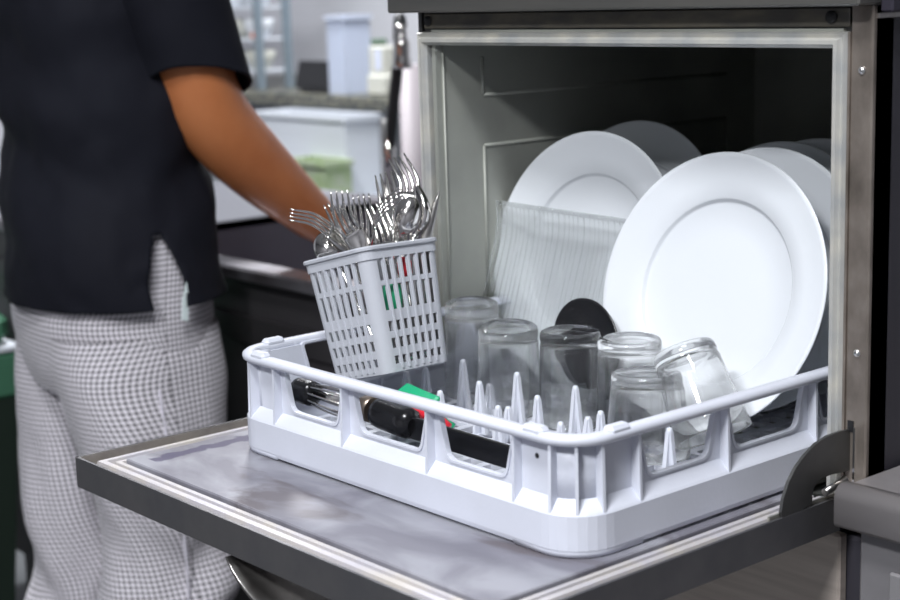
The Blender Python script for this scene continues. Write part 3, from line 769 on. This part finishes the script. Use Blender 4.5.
obj('wires', b, M['chrome'], t)
t = util('kitchen_knife', 'thick black-handled kitchen utensil lying behind the second and third rack windows', 'knife', (-.322, .050, .0595), (-.262, .049, .0560), .0150, M['blackgloss'])
b = MB(); b.tube([(-.343, .051, .059), (-.339, .051, .059), (-.323, .050, .0595)], [.010, .0125, .0128], 16); obj('ferrule', b, mat('bronze_ferrule', (.42, .34, .28), .3, .9), t)
b = MB(); b.box(0, .155, -.0025, .0025, -.011, .0105, Matrix.Translation((-.272, .048, .0545)) @ Matrix.Rotation(math.radians(.6), 4, 'Y'), bev=.001); obj('blade', b, M['blackgloss'], t)
b = MB(); b.box(-.034, .034, -.018, .018, -.003, .003, Matrix.Translation((-.330, .100, .0575)) @ Matrix.Rotation(math.radians(-12), 4, 'Z') @ Matrix.Rotation(math.radians(28), 4, 'X'), bev=.002)
b.tube([(-.305, .094, .056), (-.290, .098, .050), (-.275, .108, .040)], .004, 10)
o = obj('scraper', b, M['green']); tag(o, 'bright green plastic scraper lying under the cutlery basket', 'scraper')
b = MB(); b.tube([(-.300, .080, .060), (-.282, .078, .060), (-.268, .080, .056), (-.255, .086, .048)], [.0045, .0065, .0065, .004], 12)
o = obj('stirrer', b, M['red']); tag(o, 'short red plastic stirrer lying beside the green scraper', 'stirrer')

# ------------------------------------------------------------------ sink unit behind the worker
t = thing('sink_unit', 'dark sink unit with steel front rail left of the dishwasher', 'sink', (-1.55, .86, -Z0))
sx0, sx1, sy0, sy1, sz = -2.35, -.60, .515, 1.22, .030
b = MB()
b.box(sx0, sx1, sy0, sy0+.055, sz-.022, sz, bev=.004); b.box(sx0, sx1, sy1-.06, sy1, sz-.022, sz, bev=.004)
obj('rail', b, M['benchrim'], t)
b = MB(); b.box(sx0, -1.76, sy0+.05, sy1-.05, sz-.022, sz-.001, bev=.003); obj('drainer', b, M['drain'], t)
b = MB(); b.box(-.75, sx1, sy0+.05, sy1-.05, sz-.022, sz-.001, bev=.003); obj('drainer', b, M['drain'], t)
b = MB()
b.box(-1.76, -.75, sy0+.05, sy0+.056, -.30, sz-.004); b.box(-1.76, -.75, sy1-.056, sy1-.05, -.30, sz-.004)
b.box(-1.766, -1.76, sy0+.05, sy1-.05, -.30, sz-.004); b.box(-.75, -.744, sy0+.05, sy1-.05, -.30, sz-.004); b.box(-1.766, -.744, sy0+.05, sy1-.05, -.306, -.30)
obj('basin', b, M['sink'], t)
b = MB(); b.box(sx0+.02, sx1-.01, sy0+.03, sy1-.02, -.70, -.31); b.box(sx0+.02, sx1-.01, sy0+.028, sy0+.048, -.70, sz-.022); b.box(sx0+.02, sx0+.04, sy0+.03, sy1-.02, -.31, sz-.022); obj('cabinet_panel', b, M['cabinet'], t)
b = MB(); b.box(sx0+.03, sx1-.02, sy0+.020, sy0+.028, -.10, -.055, bev=.002); obj('drawer_front', b, mat('dark_drawer_front', (.05, .047, .05), .35, .5), t)
for fx in (sx0+.1, sx1-.1):
    b = MB(); b.box(fx-.02, fx+.02, sy0+.05, sy1-.05, -Z0, -.70); obj('leg', b, M['cabinet'], t)
# spray tap
t = thing('spray_tap', 'tall chrome and black pre-rinse spray tap standing on the sink back edge', 'tap', (-1.725, 1.185, .0305))
tx, ty = -1.725, 1.185
b = MB(); b.tube([(tx, ty, .0305), (tx, ty, .045)], .024, 20); b.tube([(tx, ty, .04), (tx, ty, .20)], .016, 16); obj('base', b, M['chrome'], t)
b = MB(); b.tube(smooth_path([(tx, ty, .12), (tx+.02, ty, .22), (tx+.045, ty, .33), (tx+.055, ty-.005, .38), (tx+.068, ty-.012, .402), (tx+.082, ty-.02, .385)], 8), .012, 14); obj('hose', b, M['black'], t)
b = MB(); b.tube(smooth_path([(tx+.080, ty-.02, .390), (tx+.084, ty-.022, .35), (tx+.082, ty-.022, .305)], 6), [.012]*5+[.017]*5+[.020]*3, 16); obj('spray_head', b, M['chrome'], t)

# ------------------------------------------------------------------ background worktop and the things on it
cy0 = 2.2
t = thing('granite_counter', 'speckled granite worktop on white shelving against the back wall', 'counter', (-3.2, 2.5, -Z0))
b = MB(); b.box(-4.7, -2.0, cy0, 2.98, .095, .135, bev=.004); obj('worktop', b, M['granite'], t)
b = MB(); b.box(-4.68, -4.64, cy0+.04, 2.96, -Z0, .095); b.box(-2.06, -2.02, cy0+.04, 2.96, -Z0, .095); b.box(-4.64, -2.06, 2.90, 2.93, -Z0, .095); obj('frame', b, M['tub'], t)
b = MB(); b.box(-4.64, -2.06, 1.92, 2.90, -.26, -.23); obj('shelf', b, M['tub'], t)
def crate(x0, x1, y0, y1, z0, z1, m_, name, label, cat, lid=None):
    t_ = thing(name, label, cat, ((x0+x1)/2, (y0+y1)/2, z0)); b_ = MB(); h = .006
    b_.box(x0, x1, y0, y1, z0, z0+h); b_.box(x0, x0+h, y0, y1, z0+h, z1); b_.box(x1-h, x1, y0, y1, z0+h, z1); b_.box(x0+h, x1-h, y0, y0+h, z0+h, z1); b_.box(x0+h, x1-h, y1-h, y1, z0+h, z1)
    obj('tub', b_, m_, t_)
    b_ = MB()
    lp_ = round_loop(x0-.006, x1+.006, y0-.006, y1+.006, .01, 3); b_.sweep(lp_, [(-.006, z1-.012), (.004, z1-.012), (.004, z1+.002), (-.006, z1+.002)], smooth=False); obj('lip', b_, m_, t_)
    if lid:
        b_ = MB(); b_.box(x0-.005, x1+.005, y0-.005, y1+.005, z1+.002, z1+.014, bev=.004); obj('lid', b_, lid, t_)
    return t_
crate(-3.52, -3.04, 2.055, 2.19, -.2295, .086, M['tub'], 'storage_tub', 'wide frosted white tub on the shelf under the granite worktop', 'storage tub')
crate(-3.20, -3.00, 1.945, 2.046, -.2295, -.04, M['palegreen'], 'herb_tray', 'slim pale green tray standing before the wide white tub', 'tray')
crate(-3.390, -3.300, 2.262, 2.37, .1355, .385, M['tub2'], 'storage_box', 'bluish translucent storage box on the granite worktop', 'storage box')
# black tilted tray / screen
t = thing('tablet_stand', 'black tilted screen on the granite worktop beside the bluish box', 'screen', (-3.49, 2.32, .1355))
b = MB(); b.box(-.112, .090, -.006, .006, 0, .095, Matrix.Translation((-3.495, 2.28, .146)) @ Matrix.Rotation(math.radians(-14), 4, 'X'), bev=.004); obj('screen', b, M['black'], t)
b = MB(); b.box(-3.57, -3.41, 2.27, 2.38, .1355, .144, bev=.002); obj('stand', b, M['black'], t)
t = thing('dispenser', 'cream dispenser box with green cap and white label at the right of the bluish box', 'dispenser', (-3.08, 2.34, .136))
b = MB(); b.box(-3.185, -3.115, 2.27, 2.33, .136, .29, bev=.006); b.box(-3.190, -3.105, 2.262, 2.335, .136, .20, bev=.006); obj('body', b, M['cream'], t)
b = MB(); b.box(-3.18, -3.145, 2.275, 2.32, .291, .312, bev=.004); obj('cap', b, mat('dark_green_cap', (.10, .16, .11), .5), t)
b = MB(); b.box(-3.15, -3.12, 2.2685, 2.2698, .215, .28); obj('label_panel', b, mat('pale_label', (.62, .66, .80), .5), t)
# shelving with crockery at the left
t = thing('shelf_rack', 'white wire shelf rack standing on the granite worktop by the wall', 'shelf', (-3.85, 2.5, .135))
b = MB()
M['upright'] = mat('blue_grey_upright', (.22, .27, .31), .45, .4)
for x in (-4.50, -3.842):
    for y in (2.30, 2.42): b = MB(); b.box(x-.012, x+.012, y-.012, y+.012, .1355, .95); obj('upright', b, M['upright'], t)
for z in (.20, .31, .42, .56, .72):
    b = MB(); b.box(-4.51, -3.856, 2.29, 2.43, z-.008, z, bev=.002); obj('shelf', b, M['tub'], t)
random.seed(11)
labs = {.20: 'bottom', .31: 'second', .42: 'third'}
for z in (.20, .31, .42):
    for i in range(3):
        x = -3.925 - i*.125; hh = random.uniform(.05, .085)
        b = MB(); b.lathe([(0, 0), (.03, 0), (.052, hh*.6), (.055, hh), (.052, hh), (.045, hh*.6), (0, .006)], Matrix.Translation((x, 2.36, z+.0005)), 24)
        o = obj('bowl', b, M['china'] if (i+int(z*100)) % 4 else M['cream']); tag(o, 'white bowl on the %s shelf of the rack, %s from its right upright' % (labs[z], ['first', 'second', 'third'][i]), 'bowl', 'bowls on the wall rack')
b = MB(); b.lathe([(0, 0), (.012, 0), (.014, .018), (0, .02)], Matrix.Translation((-3.873, 2.305, .3105)), 14); o = obj('jar_lid', b, mat('orange_plastic', (.75, .22, .08), .5)); tag(o, 'small orange cap on the second shelf of the rack', 'cap')
# wall pipe
b = MB(); b.tube([(-2.18, 1.62, -Z0), (-2.18, 1.62, .28)], .028, 16); b.box(-2.22, -2.14, 1.58, 1.66, -Z0, -.78); o = obj('pipe', b, mat('pinkish_grey_pipe', (.42, .38, .40), .5)); tag(o, 'upright pinkish grey pipe behind the spray tap', 'pipe')

# ------------------------------------------------------------------ green bin left edge
t = thing('waste_bin', 'green plastic bin with pale rim at the far left behind the worker', 'bin', (-2.24, .21, -Z0))
b = MB(); rg = []
for z, k in ((-Z0, .86), (-.30, 1.0)):
    rg.append([Vector((-2.24+sx_*.225*k, .21+sy_*.255*k, z)) for sx_, sy_ in ((-1, -1), (1, -1), (1, 1), (-1, 1))])
b.loft(rg, smooth=False); obj('body', b, M['bindark'], t)
b = MB(); b.box(-2.475, -2.005, -.055, .475, -.30, -.21, bev=.008); b.box(-2.465, -2.015, -.045, .465, -.195, -.13, bev=.02); obj('lid', b, M['bingreen'], t)
b = MB(); b.box(-2.478, -2.002, -.058, .478, -.209, -.196, bev=.003); obj('rim', b, M['tub'], t)

# ------------------------------------------------------------------ the worker
PX_, PY_ = -1.385, .350      # hip centre
FA = math.radians(-4)        # slight turn
wk = thing('person', 'worker in black short-sleeved shirt and checked trousers, back turned, reaching into the sink', 'person', (PX_, PY_, -Z0))
def PP(x, y, z): # x to the worker's right, y forward
    return Vector((PX_ + x*math.cos(FA) - y*math.sin(FA), PY_ + x*math.sin(FA) + y*math.cos(FA), z))
def skin_obj(name, pts, edges, radii, m_, parent, sub=2):
    me = bpy.data.meshes.new(name); org = origin_of(parent)
    me.from_pydata([Vector(p)+Vector((0, 0, Z0))-org for p in pts], edges, [])
    o_ = bpy.data.objects.new(name, me); C.objects.link(o_)
    o_.modifiers.new('k', 'SKIN')
    for i, r in enumerate(radii):
        rr = r if isinstance(r, tuple) else (r, r); me.skin_vertices[0].data[i].radius = rr
        me.skin_vertices[0].data[i].use_root = (i == 0)
    md = o_.modifiers.new('u', 'SUBSURF'); md.levels = sub; md.render_levels = sub
    dg = bpy.context.evaluated_depsgraph_get(); m2 = bpy.data.meshes.new_from_object(o_.evaluated_get(dg))
    for p in m2.polygons: p.use_smooth = True
    m2.materials.clear(); m2.materials.append(m_)
    bpy.data.objects.remove(o_); o2 = bpy.data.objects.new(name, m2); C.objects.link(o2); o2.parent = parent; return o2
pts, edges, rad = [], [], []
def V(p, r, par=None):
    pts.append(p); rad.append(r)
    if par is not None: edges.append((par, len(pts)-1))
    return len(pts)-1
pel = V(PP(0, 0, .08), (.13, .10))
wa = V(PP(0, .005, .22), (.12, .095), pel); ch = V(PP(0, 0, .45), (.14, .105), wa); nb = V(PP(0, .02, .62), (.06, .055), ch)
nk_ = V(PP(0, .040, .69), .044, nb); hd = V(PP(0, .09, .785), (.062, .078), nk_); h2 = V(PP(0, .095, .85), (.078, .096), hd); h3 = V(PP(0, .09, .92), (.06, .075), h2); ch_ = V(PP(0, .145, .765), (.026, .02), hd)
for s_ in (1, -1):
    hp = V(PP(.09*s_, -.005, .0), .085, pel); kn = V(PP(.105 if s_ > 0 else -.09, .02 if s_ > 0 else -.035, -.34), .058, hp)
    an = V(PP(.112 if s_ > 0 else -.104, -.02 if s_ > 0 else -.08, -.71), .038, kn); ft = V(PP(.12*s_, .11 if s_ > 0 else .04, -.765), .033, an)
# right arm, right shoulder -> elbow -> wrist -> hand
shR = V(PP(.165, .0, .555), .050, ch); uaR = V(Vector((-1.195, .385, .45)), .060, shR); elR = V(Vector((-1.205, .425, .290)), .064, uaR)
f1 = V(Vector((-1.212, .490, .222)), .062, elR); f2 = V(Vector((-1.222, .575, .150)), .050, f1); wrR = V(Vector((-1.232, .650, .092)), .036, f2)
paR = V(Vector((-1.238, .700, .045)), (.034, .02), wrR)
shL = V(PP(-.165, .0, .555), .050, ch); uaL = V(PP(-.20, .04, .45), .050, shL); elL = V(PP(-.18, .15, .315), .050, uaL)
g1 = V(Vector((-1.525, .600, .245)), .046, elL); wrL = V(Vector((-1.42, .70, .10)), .027, g1); paL = V(Vector((-1.37, .745, .055)), (.033, .02), wrL)
bases = []
for (pa, d, side) in ((paR, Vector((-.02, .78, -.62)).normalized(), Vector((1, .0, .0))), (paL, Vector((.35, .72, -.6)).normalized(), Vector((.9, -.4, 0)))):
    nrm = d.cross(side).normalized()
    for k, (o_, L_) in enumerate(((-.026, .060), (-.009, .072), (.009, .068), (.026, .052))):
        a = pts[pa] + side*o_ + d*.028; i1 = V(a, .0095, pa); i2 = V(a + d*L_*.5 - nrm*.004, .0085, i1); V(a + d*L_*.85 + nrm*(-.020 if True else 0), .0072, i2)
    sgn = -1 if pa == paR else 1
    a = pts[pa] + side*sgn*.034 - d*.004; i1 = V(a, .011, pa); i2 = V(a + (side*sgn*.5 + d).normalized()*.032, .0095, i1); V(a + (side*sgn*.25 + d).normalized()*.055, .008, i2)
body = skin_obj('body', pts, edges, rad, M['skin'], wk)
# head details: ears, nose, hair
b = MB(); n_ = 28; rg = []
for i in range(15):
    t_ = i/14; ph = PI*t_*.62
    c_ = PP(0, .074, .862)
    rg.append([c_ + Vector((.094*math.sin(ph)*math.cos(2*PI*j/n_), .116*math.sin(ph)*math.sin(2*PI*j/n_) - .02*t_, .125*math.cos(ph))) for j in range(n_)])
b.loft(rg, caps=(False, True)); obj('hair', b, M['hair'], wk)
for s_ in (1, -1):
    b = MB(); rg = []
    for i in range(9):
        ph = PI*i/8; rg.append([PP(s_*(.090+.010*math.cos(ph)), .085+.018*math.sin(ph)*math.cos(2*PI*j/12)-.004, .865+.032*math.sin(ph)*math.sin(2*PI*j/12)) for j in range(12)])
    b.loft(rg); obj('ear', b, M['skin'], wk)
    b = MB(); rg = []
    for i in range(9):
        ph = PI*i/8; rg.append([PP(s_*.032+.012*math.sin(ph)*math.cos(2*PI*j/12), .178+.010*math.cos(ph), .87+.009*math.sin(ph)*math.sin(2*PI*j/12)) for j in range(12)])
    b.loft(rg); obj('eye', b, M['china'], wk)
b = MB(); b.tube([PP(0, .178, .882), PP(0, .192, .86), PP(0, .205, .842), PP(0, .19, .832)], [.007, .010, .014, .009], 10); obj('nose', b, M['skin'], wk)
b = MB(); b.tube([PP(-.022, .176, .808), PP(0, .186, .806), PP(.022, .176, .808)], [.004, .007, .004], 8); obj('mouth', b, mat('lips', (.42, .13, .10), .5), wk)

# trousers: waist/hip block and two legs in one garment
def fbm(p, s_, o_=3):
    v = 0; a = 1
    for k in range(o_): v += a*noise.noise(Vector(p)*s_*(2**k)); a *= .5
    return v
def cloth_loft(mb, secs, n=72, steps=8, wr=0, wsc=6, seed=0, zs=None, cut_=None, drapes=None, uvo=0):
    """secs: list of (center Vector, a, b, angle) ; interpolated."""
    S = []
    for i in range(len(secs)-1):
        for k in range(steps):
            t_ = k/steps; S.append((i+t_))
    S.append(len(secs)-1.0)
    def ev(x):
        i = min(int(x), len(secs)-2); t_ = x-i
        g = lambda k: secs[max(0, min(len(secs)-1, k))]
        def cr_(f): 
            a, b_, c, d = f(g(i-1)), f(g(i)), f(g(i+1)), f(g(i+2))
            return .5*((b_*2)+(c-a)*t_+(a*2-b_*5+c*4-d)*t_*t_+(b_*3-a-c*3+d)*t_**3)
        return cr_(lambda s_: s_[0]), cr_(lambda s_: s_[1]), cr_(lambda s_: s_[2]), cr_(lambda s_: s_[3])
    rings, uv = [], []; vlen = 0; last = None
    R0 = secs[0][1]+secs[0][2]
    for x in S:
        c_, a_, b_, an_ = ev(x); ring = []; row = []
        if last is not None: vlen += (c_-last).length
        last = c_
        per = 0; prev = None
        for j in range(n):
            th = 2*PI*j/n; e_ = 2.3
            cc, ss = math.cos(th), math.sin(th); k_ = (abs(cc)**e_+abs(ss)**e_)**(-1/e_)
            lx, ly = a_*cc*k_, b_*ss*k_
            px, py = lx*math.cos(an_)-ly*math.sin(an_), lx*math.sin(an_)+ly*math.cos(an_)
            q = c_ + Vector((px, py, 0)); nr = Vector((px, py, 0)).normalized()
            if wr:
                dsp = wr*fbm((q.x*1.0+seed, q.y*1.0, q.z*.9), wsc)
                if drapes: dsp += drapes(q, th, x)
                q = q + nr*dsp
            ring.append(q); row.append(th/(2*PI)*PI*(a_+b_)+uvo)
        row.append(PI*(a_+b_)+uvo)
        rings.append(ring); uv.append([(u_, vlen) for u_ in row])
    mb.loft(rings, caps=(False, False), uv=uv); return rings
def crease(q, th, x):
    return .015*math.sin(q.z*24 + 9*fbm((q.x, q.y, q.z*.5), 3, 2) + math.cos(th)*2.4)*abs(math.sin(th*1.5+q.z*5))*max(0, min(1, (-.12-q.z)*3))
b = MB()
hipS = [(PP(.005, .01, .14), .165, .120, FA), (PP(.005, .01, .08), .172, .125, FA), (PP(.0, -.002, .0), .184, .142, FA), (PP(.0, -.002, -.06), .184, .142, FA), (PP(.006, .0, -.10), .178, .138, FA), (PP(.01, .002, -.135), .170, .128, FA)]
cloth_loft(b, hipS, wr=.004, seed=3, steps=6, n=96)
legR = [(PP(.088, -.008, -.04), .088, .128, FA), (PP(.096, -.005, -.12), .094, .132, FA), (PP(.104, .0, -.24), .098, .118, FA), (PP(.108, .01, -.36), .096, .108, FA), (PP(.110, .01, -.48), .092, .103, FA), (PP(.112, .0, -.60), .090, .100, FA), (PP(.114, -.01, -.735), .090, .105, FA)]
cloth_loft(b, legR, wr=.014, wsc=5, seed=1.3, drapes=crease)
legL = [(PP(-.084, -.002, -.04), .088, .126, FA), (PP(-.082, -.004, -.12), .088, .124, FA), (PP(-.086, -.020, -.24), .088, .110, FA), (PP(-.092, -.038, -.36), .086, .100, FA), (PP(-.090, -.046, -.48), .080, .090, FA), (PP(-.092, -.058, -.60), .079, .089, FA), (PP(-.098, -.070, -.735), .080, .094, FA)]
cloth_loft(b, legL, wr=.014, wsc=5, seed=7.7, drapes=crease, uvo=.003)
tr = obj('trousers', b, M['pants'], wk)
# side seam and back seam
b = MB(); 
def seam_path(secs, th, off=.003):
    out = []
    for (c_, a_, b_, an_) in secs:
        lx, ly = (a_+off)*math.cos(th), (b_+off)*math.sin(th)
        out.append(c_+Vector((lx*math.cos(an_)-ly*math.sin(an_), lx*math.sin(an_)+ly*math.cos(an_), 0)))
    return out
b.tube(smooth_path(seam_path(legR[1:], -.15, .007), 6), .0022, 6); obj('side_seam', b, mat('pale_seam', (.75, .72, .80), .8), tr)
# shirt
b = MB()
shS = [(PP(0, .004, .004), .203, .160, FA), (PP(0, .002, .05), .198, .156, FA), (PP(0, .0, .12), .190, .147, FA), (PP(0, .0, .21), .184, .140, FA), (PP(0, -.004, .32), .184, .142, FA), (PP(0, -.01, .44), .190, .146, FA), (PP(0, -.006, .54), .186, .128, FA), (PP(0, .004, .61), .165, .108, FA), (PP(0, .016, .652), .105, .088, FA), (PP(0, .028, .682), .070, .070, FA)]
def shd(q, th, x):
    z = q.z; v = .009*math.sin(26*(z + .5*(q.x*.7-q.y*.5)) + 3*fbm((q.x, q.y, q.z), 4, 2))*math.exp(-((z-.18)/.16)**2)
    v += .0015*math.sin(th*5)*max(0, min(1, (.10-z)*6)) + .009*math.sin(18*(z-.35+.35*q.x)+4*fbm((q.x, q.y, q.z), 3, 2))*math.exp(-((z-.42)/.12)**2)
    return v
nS = 120; stS = 10
R_ = cloth_loft(b, shS, n=nS, steps=stS, wr=.012, wsc=8, seed=5, drapes=shd)
# side vents: open the hem where the right and left seams run
def vent(mb, rings, thc, zt):
    n = len(rings[0])
    j0 = int(round(thc/(2*PI)*n)) % n
    for i, r in enumerate(rings):
        z = r[0].z
        if z < zt:
            k = (zt-z)/(zt-.0); wdt = .020*math.sin(PI*min(1, k)*.72)
            c_ = r[j0].copy()
            tdir = (r[(j0+1) % n]-r[j0-1]).normalized()
            for dj in range(-7, 8):
                if dj == 0: continue
                s_ = 1 if dj > 0 else -1
                q = r[(j0+dj) % n]; f_ = (1-(abs(dj)-1)/7.0)
                dlt = tdir*s_*wdt*f_; idx = i*n+((j0+dj) % n); ov = Vector(mb.v[idx]); mb.v[idx] = tuple(ov+dlt)
    rm = set()
    for i in range(len(rings)-1):
        if rings[i][0].z < zt:
            for jj in ((j0-1) % n, j0 % n): rm.add((i*n+jj))
    keep = [(f_, sm_, u_) for k_, (f_, sm_, u_) in enumerate(zip(mb.f, mb.sm, mb.uv)) if k_ not in rm]
    mb.f = [k_[0] for k_ in keep]; mb.sm = [k_[1] for k_ in keep]; mb.uv = [k_[2] for k_ in keep]
vent(b, R_, math.radians(-2), .105)
shirt = obj('shirt', b, M['shirt'], wk, solid=.003)
# right sleeve and left sleeve
def sleeve(s_, secs, seed):
    b_ = MB(); cloth_loft(b_, secs, n=56, steps=8, wr=.006, wsc=9, seed=seed)
    nr_ = len(b_.v)//56; TC = Vector((.86, -.5, 0)); cc_ = [sum((Vector(b_.v[i*56+j]) for j in range(56)), Vector())/56 for i in range(nr_)]
    for i in range(nr_):
        kf = .42*max(0, (i/(nr_-1)-.35)/.65)
        for j in range(56):
            q = Vector(b_.v[i*56+j]); q.z += kf*(q-cc_[i]).dot(TC); b_.v[i*56+j] = tuple(q)
    return obj('sleeve', b_, M['shirt'], shirt, solid=.004)
sleeve(1, [(PP(.085, .004, .625), .045, .072, FA), (PP(.125, .004, .607), .070, .086, FA), (PP(.160, .005, .56), .080, .092, FA), (Vector((-1.200, .372, .48)), .072, .084, FA), (Vector((-1.196, .395, .40)), .070, .078, FA+.1), (Vector((-1.194, .415, .328)), .070, .076, FA+.1)], 2)
sleeve(-1, [(PP(-.085, .004, .625), .045, .072, FA), (PP(-.125, .004, .607), .070, .086, FA), (PP(-.160, .005, .56), .080, .092, FA), (PP(-.19, .02, .48), .078, .094, FA), (PP(-.20, .04, .40), .078, .094, FA), (PP(-.20, .055, .348), .078, .092, FA)], 9)
# white cloth tag at the vent
q0 = PP(.205, .012, .030)
b = MB(); b.plate(rpoly([(0, 0), (.010, -.004), (.014, .030), (.012, .055), (.004, .03)], 0), [], .002, lambda u, v, w_: (q0.x+.004+w_*.7, q0.y+u+w_*.3, q0.z-.045+v)); obj('cloth_tag', b, mat('white_cloth', (.75, .85, .85), .8), wk)
for s_ in (1, -1):
    fx, fy = .114*s_, (0.03 if s_ > 0 else -.05); b = MB(); rg = []
    for t_, wd, ht in ((-.11, .03, .05), (-.09, .042, .075), (-.02, .044, .085), (.05, .048, .06), (.12, .050, .045), (.165, .036, .035), (.18, .015, .02)):
        rg.append([PP(fx+wd*math.cos(2*PI*j/20), fy+t_, -Z0 + max(0, ht*.5+ht*.5*math.sin(2*PI*j/20))) for j in range(20)])
    b.loft(rg); obj('shoe', b, M['shoe'], wk)
b = MB(); b.tube([(-1.246, .70, .060), (-1.262, .715, .036), (-1.250, .76, .010)], [.026, .030, .012], 14); o = obj('sponge', b, M['red']); tag(o, 'dark red cloth held in the right hand over the sink', 'cloth')
